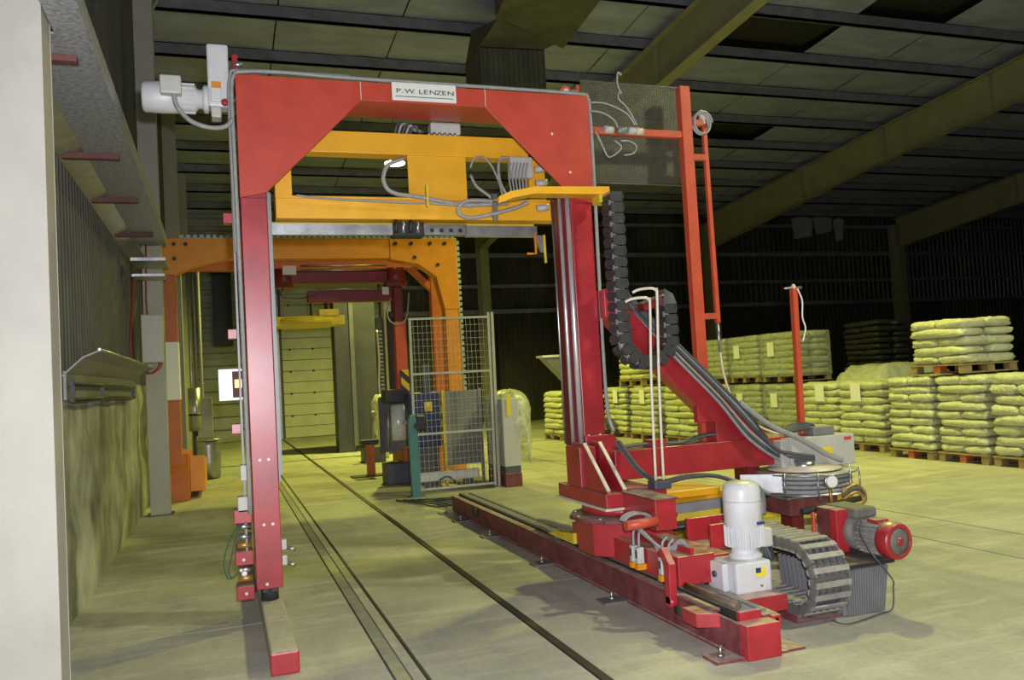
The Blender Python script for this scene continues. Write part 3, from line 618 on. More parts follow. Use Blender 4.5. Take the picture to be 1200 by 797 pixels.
# left post fittings
put('side_rail', B(.118, .132, 6.26, 6.33, .45, 3.1), 'greymid', G); put('side_rail', B(.15, .163, 6.25, 6.29, .75, 3.0), 'steel', G)
for z in (2.85, 2.02, 1.35): put('side_bracket', B(.055, .118, 6.24, 6.34, z-.035, z+.035), 'red', G, .004)
for z, m in ((1.04, 'grey'), (.82, 'grey')): put('side_switch', B(.075 if z < 1 else .10, .16, 6.22, 6.32, z-.055, z+.055), m, G, .006)
for z in (.2, .44, .73): put('chain_bracket', B(.045, .165, 6.22, 6.38, z-.04, z+.055), 'red', G, .005)
for z, m in ((.30, 'brass'), (.36, 'steel'), (.53, 'brass'), (.59, 'steel'), (.66, 'steel')): put('roller', MB().cyl((.06, 6.28, z), (.16, 6.28, z), .026, 12), m, G)
for x, z in ((.08, .37), (.11, .205), (.1, .44)): inst('bolt', sc, G, (x, 6.22, z))
put('lamp_lens', MB().lathe((.1, 6.215, .345), [(.022, 0), (.018, .012), (.006, .02)], 12, (0, -1, 0)), 'reflect', G)
put('cable_loop', MB().tube(smooth_path([(.12, 6.26, .72), (.03, 6.2, .62), (-.03, 6.18, .45), (-.005, 6.18, .33), (.06, 6.2, .36)]), .005), 'cablegrn', G)
put('cable_loop', MB().tube(smooth_path([(.11, 6.26, .70), (.05, 6.2, .58), (.0, 6.18, .38), (.03, 6.18, .33)]), .005), 'cabledk', G)
for z in (.36, .47):
    pg = put('cable_gland', B(.36, .395, 6.26, 6.32, z, z+.07), 'grey', G, .005); put('plug', MB().tube([(.39, 6.29, z+.01), (.43, 6.27, z), (.45, 6.27, z-.015)], .014), 'steel', pg)
rf = put('reflector', B(-.02, .155, 6.42, 6.45, 1.55, 1.78), 'reflect', G, .004, 'white reflector box'); 
put('reflector_core', B(.075, .15, 6.40, 6.42, 1.57, 1.76), 'rustbar', rf); put('reflector_bar', B(.09, .14, 6.39, 6.40, 1.64, 1.70), 'brass', rf)

# lift motor at upper left corner
mo = put('lift_motor', MB().lathe((-.05, 6.32, 3.725), [(.02, .40), (.095, .40), (.108, .385), (.112, .27), (.108, .15), (.098, .14), (.098, .05), (.07, .03), (.07, -.02)], 26, (-1, 0, 0)), 'white', G, 0, 'white electric motor')
for k in range(12):
    a = 2*math.pi*k/12; put('fin', MB().bar((-.10, 6.32+.1*math.cos(a), 3.725+.1*math.sin(a)), (-.20, 6.32+.1*math.cos(a), 3.725+.1*math.sin(a)), .012, .016, (0, math.cos(a), math.sin(a))), 'white', mo)
put('terminal_box', B(-.325, -.185, 6.14, 6.24, 3.70, 3.83), 'grey', mo, .012)
put('gearbox', B(-.012, .135, 6.26, 6.40, 3.66, 4.12), 'white', G, .015); put('gearbox_flange', MB().lathe((-.01, 6.32, 3.725), [(.10, 0), (.10, .03), (.075, .04)], 24, (-1, 0, 0)), 'white', G)
put('gearbox_foot', B(.005, .075, 6.25, 6.38, 3.58, 3.66), 'grey', G, .01); put('warning_label', B(.012, .078, 6.252, 6.259, 3.79, 3.84), 'olabel', G); put('gear_cover', B(.005, .075, 6.235, 6.259, 3.69, 3.79), 'white', G, .006)
put('drive_shaft', MB().cyl((.12, 6.32, 3.73), (.19, 6.32, 3.73), .03, 12), 'steel', G); put('shaft_end', MB().lathe((.10, 6.25, 3.685), [(.025, 0), (.025, .02), (.01, .03)], 14, (0, -1, 0)), 'red', G)
put('motor_cable', MB().tube(smooth_path([(-.235, 6.17, 3.71), (-.22, 6.16, 3.62), (-.14, 6.16, 3.52), (-.02, 6.16, 3.475), (.09, 6.18, 3.49), (.145, 6.2, 3.55)]), .017), 'cable', G)
put('bearing_bracket', B(.16, .20, 6.28, 6.36, 3.885, 4.06), 'red', G, .005); put('bearing_stub', MB().cyl((.17, 6.27, 3.98), (.23, 6.27, 3.98), .02, 10), 'steel', G); put('top_lug', MB().prism([(.27, 3.885), (.36, 3.885), (.345, 4.0), (.285, 4.0)], 1, 6.4, 6.44), 'redor', G)
pu = put('top_pulley', MB().cyl((2.80, 6.32, 3.955), (2.80, 6.40, 3.955), .05, 20), 'redor', G); put('hub', MB().cyl((2.80, 6.31, 3.955), (2.80, 6.41, 3.955), .025, 12), 'rodw', pu)
put('top_bracket', B(2.84, 2.90, 6.3, 6.42, 3.885, 3.97), 'greymid', G, .006); put('top_bracket', B(2.915, 2.945, 6.36, 6.38, 3.885, 4.03), 'redor', G)

# cable mast with mesh, right of the gantry
m_ = put('cable_mast', B(3.865, 3.965, 6.28, 6.36, .95, 4.06), 'redor', G, .005, 'orange red cable mast')
put('side_rail', MB().bar((4.115, 6.32, 1.98), (4.105, 6.32, 3.74), .035, .035), 'redor', m_); put('side_rail_top', MB().bar((4.105, 6.32, 3.74), (4.075, 6.32, 3.86), .035, .03), 'rodw', m_)
for z in (3.44, 2.04): put('rung', MB().bar((3.965, 6.32, z), (4.10, 6.32, z), .04, .05), 'redor', m_)
put('stub_arm', B(3.965, 4.08, 6.29, 6.35, 3.72, 3.77), 'redor', m_); put('cross_arm', B(2.94, 3.865, 6.29, 6.35, 3.60, 3.66), 'redor', m_, .004)
put('cable_coil', MB().tube(smooth_path([(4.07+.085*math.cos(a*.6), 6.26+.003*a, 3.74+.095*math.sin(a*.6)) for a in range(24)], 2), .011), 'cable', m_)
put('down_tube', MB().cyl((4.112, 6.32, 1.98), (4.118, 6.32, 1.72), .014, 8), 'galv2', m_)
put('down_cable', MB().tube(smooth_path([(4.118, 6.32, 1.74), (4.14, 6.31, 1.5), (4.22, 6.28, 1.25), (4.35, 6.2, 1.08), (4.55, 6.15, .98)]), .009), 'rodw', m_)
ms = put('mesh_frame', MB().tube([(3.02, 6.5, 3.24), (3.02, 6.5, 4.13), (3.96, 6.5, 4.12), (3.96, 6.5, 3.23), (3.02, 6.5, 3.24)], .008), 'wiremesh', G)
mw = MB()
for k in range(1, 63): mw.bar((3.02+.94*k/63, 6.5, 3.24), (3.02+.94*k/63, 6.5, 4.13), .0048, .0048)
for k in range(1, 60): mw.bar((3.02, 6.503, 3.24+.89*k/60), (3.96, 6.503, 3.24+.89*k/60), .0048, .0048)
o = put('mesh_wire', mw, 'wiremesh', ms); o['kind'] = 'stuff'
for k, pts in enumerate(([(2.96, 6.2, 3.83), (3.1, 6.2, 3.83), (3.28, 6.2, 3.76), (3.36, 6.2, 3.66)], [(2.96, 6.2, 3.76), (3.06, 6.2, 3.75), (3.16, 6.2, 3.70), (3.20, 6.2, 3.63)], [(3.24, 6.2, 3.95), (3.22, 6.2, 3.88), (3.3, 6.2, 3.80), (3.38, 6.2, 3.66)], [(2.99, 6.2, 3.6), (3.06, 6.2, 3.44), (3.10, 6.2, 3.38), (3.18, 6.2, 3.42), (3.22, 6.2, 3.47), (3.16, 6.2, 3.52)], [(3.22, 6.2, 3.52), (3.3, 6.2, 3.52), (3.36, 6.2, 3.48), (3.33, 6.2, 3.42), (3.24, 6.2, 3.40)], [(3.26, 6.2, 4.08), (3.23, 6.2, 4.1), (3.22, 6.2, 4.0), (3.25, 6.2, 3.92)])):
    put('air_hose', MB().tube(smooth_path(pts), .008), 'cable', G)
for x0, m in ((3.08, 'grey'), (3.20, 'greymid'), (3.30, 'grey'), (3.36, 'rodw')): put('valve', MB().cyl((x0, 6.22, 3.62), (x0+.08, 6.22, 3.61), .032, 12), m, G)

# lower right: post base, gussets, horizontal arm, brace
put('post_foot', B(2.60, 2.742, 6.02, 6.30, .72, 1.03), 'red', G, .006); put('post_sleeve', B(2.735, 2.94, 6.19, 6.48, .72, 1.10), 'red', G, .006)
for x in (2.635, 2.765): put('gusset', MB().prism([(6.2, .72), (5.6, .72), (5.62, .75), (6.0, 1.06), (6.2, 1.06)], 0, x-.012, x+.012), 'red', G)
for x in (2.635, 2.765): put('gusset_edge', MB().bar((x, 5.605, .735), (x, 5.995, 1.062), .026, .012), 'rodw', G)
put('side_gusset', MB().prism([(2.93, .72), (3.30, .72), (2.98, 1.10), (2.93, 1.10)], 1, 6.20, 6.23), 'red', G)
put('base_box', B(2.60, 3.10, 5.585, 6.5, .615, .715), 'red', G, .006); put('base_plate', B(2.585, 3.12, 5.57, 6.52, .595, .613), 'rodw', G)
def ngon(cx, cy, r, n, rot=0): return [(cx+r*math.cos(rot+2*math.pi*i/n), cy+r*math.sin(rot+2*math.pi*i/n)) for i in range(n)]
put('swivel_ring', MB().cyl((2.90, 5.9, .545), (2.90, 5.9, .595), .33, 32), 'red', G); put('turret_flange', MB().prism(ngon(2.88, 5.88, .42, 12, .26), 2, .50, .53), 'redbase', G, .004)
put('turret_body', MB().prism(ngon(2.90, 5.88, .38, 8, math.pi/8), 2, .25, .50), 'red', G, .006)
for a in range(10): inst('bolt', sc, G, (2.88+.38*math.cos(a*.63), 5.88+.38*math.sin(a*.63), .53), (-math.pi/2, 0, 0))
put('arm_box', B(2.735, 2.895, 5.1, 5.6, .51, .715), 'red', G, .006); put('arm_cap', B(2.725, 2.905, 5.09, 5.6, .716, .728), 'redbase', G, .003)
put('beam', B(2.94, 4.92, 6.1, 6.34, .735, .968), 'red', G, .006)
put('brace', MB().prism([(2.94, 2.27), (3.06, 2.30), (3.93, 1.43), (4.42, .968), (3.90, .968), (3.90, 1.12), (3.2, 1.80), (2.94, 2.05)], 1, 6.12, 6.30), 'red', G, .005)
put('beam_strut', B(4.18, 4.30, 6.12, 6.32, .40, .735), 'darkred', G)
put('beam_lug', MB().prism([(3.74, 1.30), (3.92, 1.30), (3.90, 1.14), (3.74, 1.14)], 1, 6.13, 6.2), 'red', G, .004)
for k in range(6):                                             # cables down the brace and over to the box
    o_ = .044*k; zz = .012*(k % 3)
    pts = [(3.00+o_*.5, 6.08, 2.34-o_*.9+zz), (3.45+o_*.3, 6.07, 1.90-o_+zz), (3.86+o_*.2, 6.06, 1.50-o_+zz), (4.16, 6.05, 1.20-o_*1.1+zz), (4.30+.03*k, 6.04, 1.0-o_*1.0), (4.40+.035*k, 6.0, .87-o_*.4), (4.56, 5.96, .82-.012*k), (4.72, 5.94, .79-.008*k)]
    put('cable', MB().tube(smooth_path(pts, 5), .014 if k % 2 else .018), 'cable' if k % 2 else 'cabledk', G)
put('cable', MB().tube(smooth_path([(4.10, 6.05, 1.29), (4.35, 6.0, 1.08), (4.6, 5.95, .95), (4.85, 5.93, .80), (4.98, 5.9, .74)], 5), .024), 'cable', G)
for k in range(3): put('beam_cable', MB().tube(smooth_path([(2.98, 6.12+.04*k, .99), (3.3, 6.14+.04*k, 1.0), (3.6, 6.15+.03*k, .985), (3.85, 6.13+.04*k, 1.03), (4.2, 6.15+.03*k, .99)]), .012), 'cabledk', G)
put('cable_clip', B(3.28, 3.42, 6.12, 6.26, .97, 1.03), 'red', G)
for k in range(4): put('hose', MB().tube(smooth_path([(2.97, 6.12-.015*k, 1.05), (3.02, 6.05-.02*k, .92), (3.08, 5.95-.02*k, .80), (3.16, 5.8-.02*k, .74), (3.35, 5.72-.02*k, .77), (3.6, 5.7-.02*k, .75), (3.85, 5.6, .66-.015*k), (3.95, 5.5, .60)]), .016), 'cabledk' if k % 2 else 'cable', G)
for x, zt, s in ((3.02, 2.145, 0), (3.085, 2.215, .0)):
    put('bent_rod', MB().tube(smooth_path([(x, 5.6, .74), (x+.015, 5.6, 1.5), (x+.045, 5.6, zt-.06), (x+.035, 5.6, zt-.015), (x, 5.6, zt), (x-.09, 5.62, zt-.005), (x-.14, 5.64, zt-.025)], 5), .011), 'rodw', G)
put('rod_socket', B(2.98, 3.12, 5.54, 5.66, .715, .78), 'greydk', G, .01)
cb = put('chain_bracket', MB().bar((3.19, 5.98, 2.10), (3.42, 5.98, 2.17), .10, .06), 'darkred', G); put('bracket_plate', MB().bar((3.16, 5.96, 2.13), (3.40, 5.96, 2.21), .12, .012), 'steel', cb)

# carriage on the runway
put('carriage_body', B(2.66, 3.05, 4.72, 6.4, .235, .40), 'red', G, .006)
put('carriage_side', B(2.76, 2.785, 4.72, 5.6, .30, .46), 'red', G); put('carriage_side', B(3.06, 3.42, 4.95, 4.98, .38, .54), 'red', G, .004); put('carriage_side', B(3.06, 3.42, 5.25, 5.28, .38, .54), 'red', G, .004); put('carriage_floor', B(3.05, 3.42, 4.95, 5.28, .36, .38), 'redbase', G)
put('roller_tube', MB().cyl((2.50, 5.09, .575), (2.735, 5.09, .58), .034, 14), 'redor', G)
put('bent_handle', MB().prism([(4.70, .15), (4.64, .15), (4.63, .40), (4.72, .49), (4.76, .47), (4.70, .385)], 0, 2.55, 2.60), 'red', G, .005); put('handle_foot', MB().cyl((2.55, 4.67, .165), (2.61, 4.67, .165), .034, 14), 'red', G)
put('carriage_front', B(2.655, 2.92, 4.70, 4.90, .235, .42), 'red', G, .006)
for y, z in ((5.24, .30), (5.16, .30), (4.84, .29), (4.76, .285)):
    sw_ = put('limit_switch', B(2.60, 2.65, y-.022, y+.022, z, z+.11), 'grey', G, .006); put('roller', B(2.595, 2.66, y-.02, y+.02, z-.04, z-.002), 'orange', sw_); put('lens', B(2.598, 2.60, y-.012, y+.012, z+.04, z+.09), 'blabel', sw_)
    put('lead', MB().tube(smooth_path([(2.625, y, z+.11), (2.63, y, z+.2), (2.66, y, .52), (2.68, y+.1, .50)]), .009), 'cable', sw_)
for k in range(4): put('hose_loop', MB().tube(smooth_path([(2.62, 5.15, .53+.008*k), (2.66, 5.03-.01*k, .46), (2.70, 4.98-.01*k, .39+.012*k), (2.74, 4.93, .40+.01*k), (2.78, 4.86, .47+.006*k), (2.80, 4.78, .42)]), .010), 'cable', G)
for k in range(3): put('hose_coil', MB().tube(smooth_path([(2.64+.10*math.cos(a*.45), 5.18+.03*k, .585+.045*math.sin(a*.45)) for a in range(8)], 3), .011), 'cable', G)
put('wedge', MB().prism([(6.9, .235), (6.32, .235), (6.32, .32), (6.75, .27)], 0, 2.63, 2.72), 'yellow2', G); put('wedge_arm', MB().bar((2.70, 6.4, .33), (2.72, 7.3, .28), .05, .03), 'greymid', G)
put('cam_roller', MB().cyl((2.66, 6.1, .205), (2.66, 6.1, .26), .035, 14), 'steel', G); put('cam_roller', MB().cyl((2.66, 6.72, .205), (2.66, 6.72, .26), .03, 14), 'steel', G)

# white travel motor
put('motor_mount', B(2.86, 3.20, 4.36, 4.80, .10, .20), 'red', G, .006)
gb = put('gearbox', B(2.93, 3.185, 4.48, 4.76, .19, .385), 'white', G, .014, 'white gearbox'); put('side_cover', B(2.885, 2.93, 4.56, 4.74, .20, .375), 'white', gb, .012); put('shaft_cap', MB().cyl((2.885, 4.65, .30), (2.872, 4.65, .30), .02, 12), 'greydk', gb)
put('type_plate', B(3.065, 3.14, 4.473, 4.481, .29, .345), 'ylabel', gb); put('type_plate', B(3.065, 3.10, 4.471, 4.474, .315, .345), 'blabel', gb); put('drain_plug', MB().cyl((3.10, 4.48, .235), (3.10, 4.468, .235), .008, 6), 'steel', gb)
mo = put('travel_motor', MB().lathe((3.095, 4.62, .385), [(.105, 0), (.105, .02), (.085, .035), (.085, .06), (.108, .075), (.112, .20), (.118, .21), (.118, .42), (.11, .455), (.085, .475), (.02, .48)], 28), 'white', G, 0, 'white upright electric motor')
for k in range(24):
    a = 2*math.pi*k/24; c, s = math.cos(a), math.sin(a); put('fin', MB().bar((3.095+.113*c, 4.62+.113*s, .46), (3.095+.113*c, 4.62+.113*s, .585), .007, .02, (c, s, 0)), 'white', mo)
put('terminal_box', B(3.20, 3.27, 4.56, 4.68, .44, .56), 'grey', mo, .012); put('name_tag', B(3.115, 3.17, 4.50, 4.504, .60, .618), 'blabel', mo)
put('band', MB().lathe((3.095, 4.62, .74), [(.119, 0), (.1195, .004), (.119, .008)], 28), 'grey', mo)
for k in range(3): put('motor_cable', MB().tube(smooth_path([(3.24, 4.6+.03*k, .44), (3.26, 4.58+.03*k, .36), (3.32, 4.66, .40), (3.36, 4.8, .45)]), .012), 'cabledk', mo)

# cable drum, electrical box, pole
dr = put('cable_drum', MB().lathe((4.62, 5.95, .52), [(.42, 0), (.42, .012), (.2, .012), (.2, .16), (.42, .16), (.42, .172)], 36), 'galv2', G, 0, 'galvanised cable drum'); put('drum_hub', MB().cyl((4.62, 5.95, .69), (4.62, 5.95, .76), .09, 20), 'steel', dr); put('drum_cap', MB().lathe((4.62, 5.95, .70), [(.30, 0), (.30, .01), (.05, .03)], 28), 'rodw', dr)
for k in range(4): put('cable_turn', MB().tube([(4.62+(.36)*math.cos(a*.35), 5.95+.36*math.sin(a*.35), .55+.036*k) for a in range(19)], .017), 'cable', dr)
for a in (-2.6, -2.0, -1.3, -.7, -.1): put('guide_rod', MB().cyl((4.62+.43*math.cos(a), 5.95+.43*math.sin(a), .50), (4.62+.43*math.cos(a), 5.95+.43*math.sin(a), .71), .007, 6), 'steel', dr)
put('drum_bracket', MB().bar((4.02, 6.0, .62), (4.28, 5.80, .62), .02, .15), 'galv2', G)
put('drum_base', B(4.28, 4.56, 5.72, 6.2, .36, .49), 'redbase', G, .006); put('drum_base', B(4.56, 4.82, 5.80, 6.2, .37, .50), 'redbase', G, .006); put('drum_plate', B(4.25, 4.95, 5.7, 6.3, .50, .512), 'greymid', G); put('drum_leg', B(4.5, 4.62, 6.0, 6.15, .0, .36), 'darkred', G)
eb = put('electrical_box', B(4.52, 5.18, 5.98, 6.22, .69, .955), 'grey', G, .01, 'light grey electrical box'); put('lid', B(4.525, 5.175, 5.965, 5.982, .695, .95), 'grey', eb, .006)
put('warning_label', B(4.82, 4.93, 5.958, 5.966, .79, .86), 'ylabel', eb); put('maker_label', B(5.07, 5.14, 5.958, 5.966, .905, .93), 'rlabel', eb); put('top_box', B(4.80, 5.02, 6.02, 6.16, .956, 1.03), 'greymid', eb, .008); put('side_flange', B(4.44, 4.52, 6.0, 6.2, .70, .94), 'grey', eb, .006)
for k in range(5): put('box_cable', MB().tube(smooth_path([(4.55, 6.1, .98+.01*k), (4.7, 6.05+.03*k, 1.02+.01*k), (4.85, 6.1, 1.0+.012*k), (4.95, 6.15, .96)]), .011), 'cabledk', G)
po = put('sensor_pole', MB().bar((4.91, 6.32, .95), (4.93, 6.32, 2.27), .05, .05), 'redor', G, 0, 'orange red pole with crossbar'); put('crossbar', MB().cyl((4.83, 6.32, 2.27), (5.02, 6.32, 2.275), .010, 8), 'steel', po); put('pole_knob', MB().lathe((4.925, 6.31, 2.275), [(.01, -.02), (.025, 0), (.01, .03)], 12), 'rodw', po)
put('pole_cable', MB().tube(smooth_path([(4.95, 6.29, 2.26), (4.985, 6.28, 2.15), (4.975, 6.28, 2.0), (5.0, 6.28, 1.9), (4.96, 6.28, 1.78)]), .007), 'paper', po)
put('beam_end', B(4.92, 5.0, 6.12, 6.32, .76, .95), 'red', G)

# yellow lift carriage inside the gantry
Y = thing('lift_carriage', 'yellow lifting frame hanging inside red gantry', 'lifting frame', (1.6, 6.7, 2.9))
put('upper_beam', B(.60, 2.66, 6.64, 6.80, 3.463, 3.64), 'yellow', Y, .008); put('lower_beam', B(.445, 2.80, 6.62, 6.78, 2.928, 3.09), 'yellow', Y, .008); put('centre_plate', B(1.505, 2.0, 6.66, 6.68, 3.085, 3.47), 'yellow', Y, .004)
put('left_leg', B(.446, .575, 6.64, 6.76, 3.08, 3.56), 'yellow', Y, .006); put('right_leg', B(2.55, 2.70, 6.64, 6.76, 3.08, 3.56), 'yellow', Y, .006)
put('lower_lip', B(.445, 2.80, 6.60, 6.62, 3.082, 3.10), 'yellow', Y)
put('slide_rail', B(.40, 1.36, 6.70, 6.76, 2.815, 2.90), 'galv2', Y); put('slide_rail', B(1.98, 2.62, 6.70, 6.76, 2.805, 2.895), 'galv2', Y); put('rail_backing', B(.40, 2.62, 6.77, 6.80, 2.86, 2.925), 'yellow2', Y)
put('gripper', B(1.36, 1.62, 6.66, 6.82, 2.80, 2.91), 'black', Y, .008); put('gripper_block', B(1.60, 1.98, 6.66, 6.76, 2.81, 2.90), 'steel', Y, .006)
for k in range(4): put('hole', MB().cyl((1.68+.08*k, 6.66, 2.845), (1.68+.08*k, 6.655, 2.845), .018, 10), 'black', Y)
for k in range(4): put('valve_pin', MB().cyl((1.38+.06*k, 6.65, 2.82), (1.38+.06*k, 6.65, 2.93), .016, 8), 'steel' if k % 2 else 'black', Y)
br = put('cable_bracket', MB().prism([(2.05, 2.985), (2.15, 3.03), (2.35, 3.072), (2.99, 3.085), (2.99, 3.02), (2.35, 3.015), (2.15, 2.975)], 1, 6.0, 6.16), 'yellow', Y, .004); put('bracket_lip', MB().prism([(2.04, 2.93), (2.05, 2.985), (2.15, 3.03), (2.15, 2.97)], 1, 5.99, 6.0), 'yellow', br); put('bracket_end', B(2.90, 2.985, 6.02, 6.15, 2.96, 3.02), 'yellow2', br)
vb = put('valve_block', B(1.72, 1.98, 6.68, 6.80, 3.66, 3.76), 'grey', Y, .015); 
for k in range(6): put('fitting', MB().cyl((1.70+.045*k, 6.67, 3.635), (1.70+.045*k, 6.67, 3.665), .014, 8), 'steel', vb)
for k in range(5): put('hose', MB().tube(smooth_path([(1.42+.03*k, 6.7, 3.64), (1.44+.035*k, 6.68, 3.72), (1.50+.03*k, 6.7, 3.75-.02*k), (1.58+.02*k, 6.7, 3.68)]), .011), 'cable' if k % 2 else 'cabledk', Y)
put('hose', MB().tube(smooth_path([(1.46, 6.6, 3.42), (1.32, 6.58, 3.35), (1.28, 6.56, 3.22), (1.35, 6.56, 3.13), (1.55, 6.56, 3.10), (1.85, 6.56, 3.05), (2.05, 6.55, 3.04), (2.3, 6.5, 3.05)], 6), .018), 'cable', Y)
put('hose', MB().tube(smooth_path([(.60, 6.58, 3.10), (.75, 6.57, 3.08), (1.2, 6.57, 3.06), (1.8, 6.56, 3.04), (2.0, 6.55, 3.02)], 6), .009), 'cable', Y)
put('hose', MB().tube(smooth_path([(2.2, 6.5, 3.06), (1.95, 6.5, 3.06), (1.86, 6.5, 2.98), (1.95, 6.5, 2.92), (2.15, 6.48, 2.95), (2.35, 6.45, 3.0), (2.45, 6.42, 3.04)], 6), .016), 'cable', Y)
put('hose', MB().tube(smooth_path([(2.02, 6.6, 3.36), (2.06, 6.58, 3.44), (2.16, 6.58, 3.43), (2.24, 6.57, 3.28), (2.28, 6.56, 3.10)]), .009), 'cable', Y); put('hose', MB().tube(smooth_path([(2.02, 6.6, 3.30), (2.06, 6.58, 3.20), (2.16, 6.57, 3.12), (2.2, 6.56, 3.06)]), .012), 'cable', Y)
put('clamp', B(2.16, 2.20, 6.48, 6.52, 2.90, 3.12), 'steel', Y); put('clamp', B(1.62, 1.635, 6.54, 6.58, 3.02, 3.2), 'yellow2', Y)
tb = put('terminal_block', B(2.36, 2.56, 6.56, 6.64, 3.28, 3.46), 'grey', Y, .01)
for k in range(6): put('lead', MB().tube(smooth_path([(2.36+.03*k, 6.55, 3.40), (2.33+.03*k, 6.53, 3.30), (2.34+.028*k, 6.53, 3.18), (2.36+.02*k, 6.54, 3.08)]), .008), 'cable', tb)
for z in (3.34, 3.22, 3.01): put('connector', MB().cyl((2.56, 6.52, z), (2.66, 6.5, z+.01), .028, 10), 'grey', Y)
put('hose', MB().tube(smooth_path([(2.34, 6.54, 3.44), (2.26, 6.54, 3.42), (2.25, 6.54, 3.25), (2.32, 6.54, 3.10)]), .013), 'cable', Y)
put('hook_plate', MB().prism([(2.56, 2.80), (2.66, 2.80), (2.66, 2.66), (2.62, 2.66)], 1, 6.62, 6.66), 'galv2', Y); put('hook', MB().tube([(2.56, 6.6, 2.82), (2.56, 6.6, 2.64), (2.48, 6.6, 2.64)], .012), 'orange', Y); put('hook', MB().tube([(2.64, 6.6, 2.80), (2.645, 6.6, 2.56)], .012), 'yellow2', Y)

# ------------------------------------------------------------------ cable chains
def chain_thing(root, path, pitch, wdir, w, th, mside, mbar, gap=.53):
    P = [Vector(p) for p in path]; acc = [0]
    for a, b in zip(P, P[1:]): acc.append(acc[-1]+(b-a).length)
    wd = Vector(wdir).normalized(); k = 0
    hw, ht, g = w/2, th/2, .014
    prof = [(-hw, -ht), (-hw+g, -ht), (-hw+g, -.003), (hw-g, -.003), (hw-g, -ht), (hw, -ht), (hw, ht), (hw-g, ht), (hw-g, .003), (-hw+g, .003), (-hw+g, ht), (-hw, ht)]
    sme = shared('link', MB().prism(prof, 0, -gap*pitch, gap*pitch), mside)
    bme = shared('cross_bar', MB().box(-pitch*.24, pitch*.24, -hw-.003, hw+.003, ht-.006, ht+.006), mbar)
    s = pitch/2
    while s < acc[-1]:
        i = max(j for j in range(len(acc)) if acc[j] <= s); i = min(i, len(P)-2); u = (s-acc[i])/(acc[i+1]-acc[i]); c = P[i].lerp(P[i+1], u); d = (P[i+1]-P[i]).normalized()
        up = d.cross(wd); M = Matrix((d, wd, up)).transposed(); e = M.to_euler()
        l = inst('link', sme, root, c, e); bs = [bpy.data.objects.new('cross_bar', bme) for _ in (0, 1)]
        for q, b in enumerate(bs): COL.objects.link(b); b.parent = l; b.location.z = -th*q
        s += pitch; k += 1
t = thing('cable_chain', 'black plastic cable chain hanging in a loop beside right post', 'cable chain', (3.0, 5.95, 1.9))
pth = [(2.985, 5.96, 3.02), (2.985, 5.96, 1.87)]+[(3.195-.21*math.cos(a*math.pi/14), 5.96, 1.87-.21*math.sin(a*math.pi/14)) for a in range(1, 15)]+[(3.40, 5.96, 2.12)]
chain_thing(t, pth, .086, (0, 1, 0), .17, .10, 'chainblk', 'chainblk', .44)
put('end_fitting', B(2.93, 3.04, 5.9, 6.04, 2.96, 3.02), 'steel', t); put('end_fitting', MB().prism([(3.34, 2.10), (3.46, 2.12), (3.43, 2.2), (3.36, 2.24)], 1, 5.88, 6.02), 'steel', t)
put('inner_hoses', MB().tube(smooth_path([(2.98, 5.96, 3.0), (2.985, 5.96, 2.4), (2.985, 5.96, 1.87), (3.05, 5.96, 1.72), (3.195, 5.96, 1.66), (3.34, 5.96, 1.72), (3.40, 5.96, 1.87), (3.40, 5.96, 2.1)]), .03), 'cable', t)
t = thing('cable_chain', 'grey open cable chain looping on floor beside white motor', 'cable chain', (3.45, 4.6, 0))
pth = [(3.455, 5.35, .455), (3.455, 4.48, .455)]+[(3.455, 4.48-.20*math.sin(a*math.pi/14), .255+.20*math.cos(a*math.pi/14)) for a in range(1, 15)]+[(3.455, 5.5, .055)]
chain_thing(t, pth, .072, (1, 0, 0), .25, .07, 'chaindk', 'chaingrey')
put('tray', MB().box(3.27, 3.64, 4.38, 5.6, .0, .012).box(3.27, 3.28, 4.38, 5.6, .012, .05), 'redbase', t)
for k in range(4): put('inner_cable', MB().tube(smooth_path([(3.38+.05*k, 5.3, .455), (3.38+.05*k, 4.48, .455), (3.38+.05*k, 4.34, .40), (3.38+.05*k, 4.29, .255), (3.38+.05*k, 4.34, .11), (3.38+.05*k, 4.48, .055), (3.38+.05*k, 5.4, .055)]), .016), 'cabledk', t)

# finned housing with red gear motor
t = thing('gear_motor_unit', 'red gear motor mounted on a dark finned housing', 'motor', (3.75, 4.6, 0))
def tub(x0, x1, y0, y1, z0, z1, s):
    return loft([(x0+s, y0+s, z0), (x1-s, y0+s, z0), (x1-s, y1-s, z0), (x0+s, y1-s, z0)], [(x0, y0, z1), (x1, y0, z1), (x1, y1, z1), (x0, y1, z1)])
put('housing', tub(3.60, 3.94, 4.34, 4.98, .0, .30, .03), 'black', t)
for k in range(17):
    x = 3.615+.0195*k; xs_ = 3.64+(x-3.615)*.84; put('fin', MB().bar((xs_, 4.352, .005), (x, 4.325, .29), .007, .03, (0, 1, 0)), 'greymid', t)
for k in range(14):
    y = 4.36+.045*k; put('fin', MB().bar((3.615, y, .005), (3.588, y, .29), .03, .008, (0, 1, 0)), 'greymid', t)
put('lid', B(3.57, 3.98, 4.30, 5.0, .30, .325), 'black', t, .006)
put('gear_case', B(3.795, 3.98, 4.62, 4.80, .325, .61), 'redbase', t, .012); put('gear_face', B(3.775, 3.87, 4.575, 4.64, .33, .612), 'red', t, .006)
put('gear_cover', MB().lathe((3.95, 4.62, .46), [(.13, 0), (.125, .05), (.10, .08)], 20, (.1, -1, 0)), 'chaindk', t); put('gear_top', B(3.87, 4.05, 4.50, 4.80, .55, .622), 'chaindk', t, .02)
ax = Vector((.08, -1, 0)).normalized(); c0 = Vector((3.985, 4.60, .43))
put('motor_body', MB().lathe(c0, [(.09, 0), (.095, .05), (.095, .24)], 24, ax), 'chaindk', t)
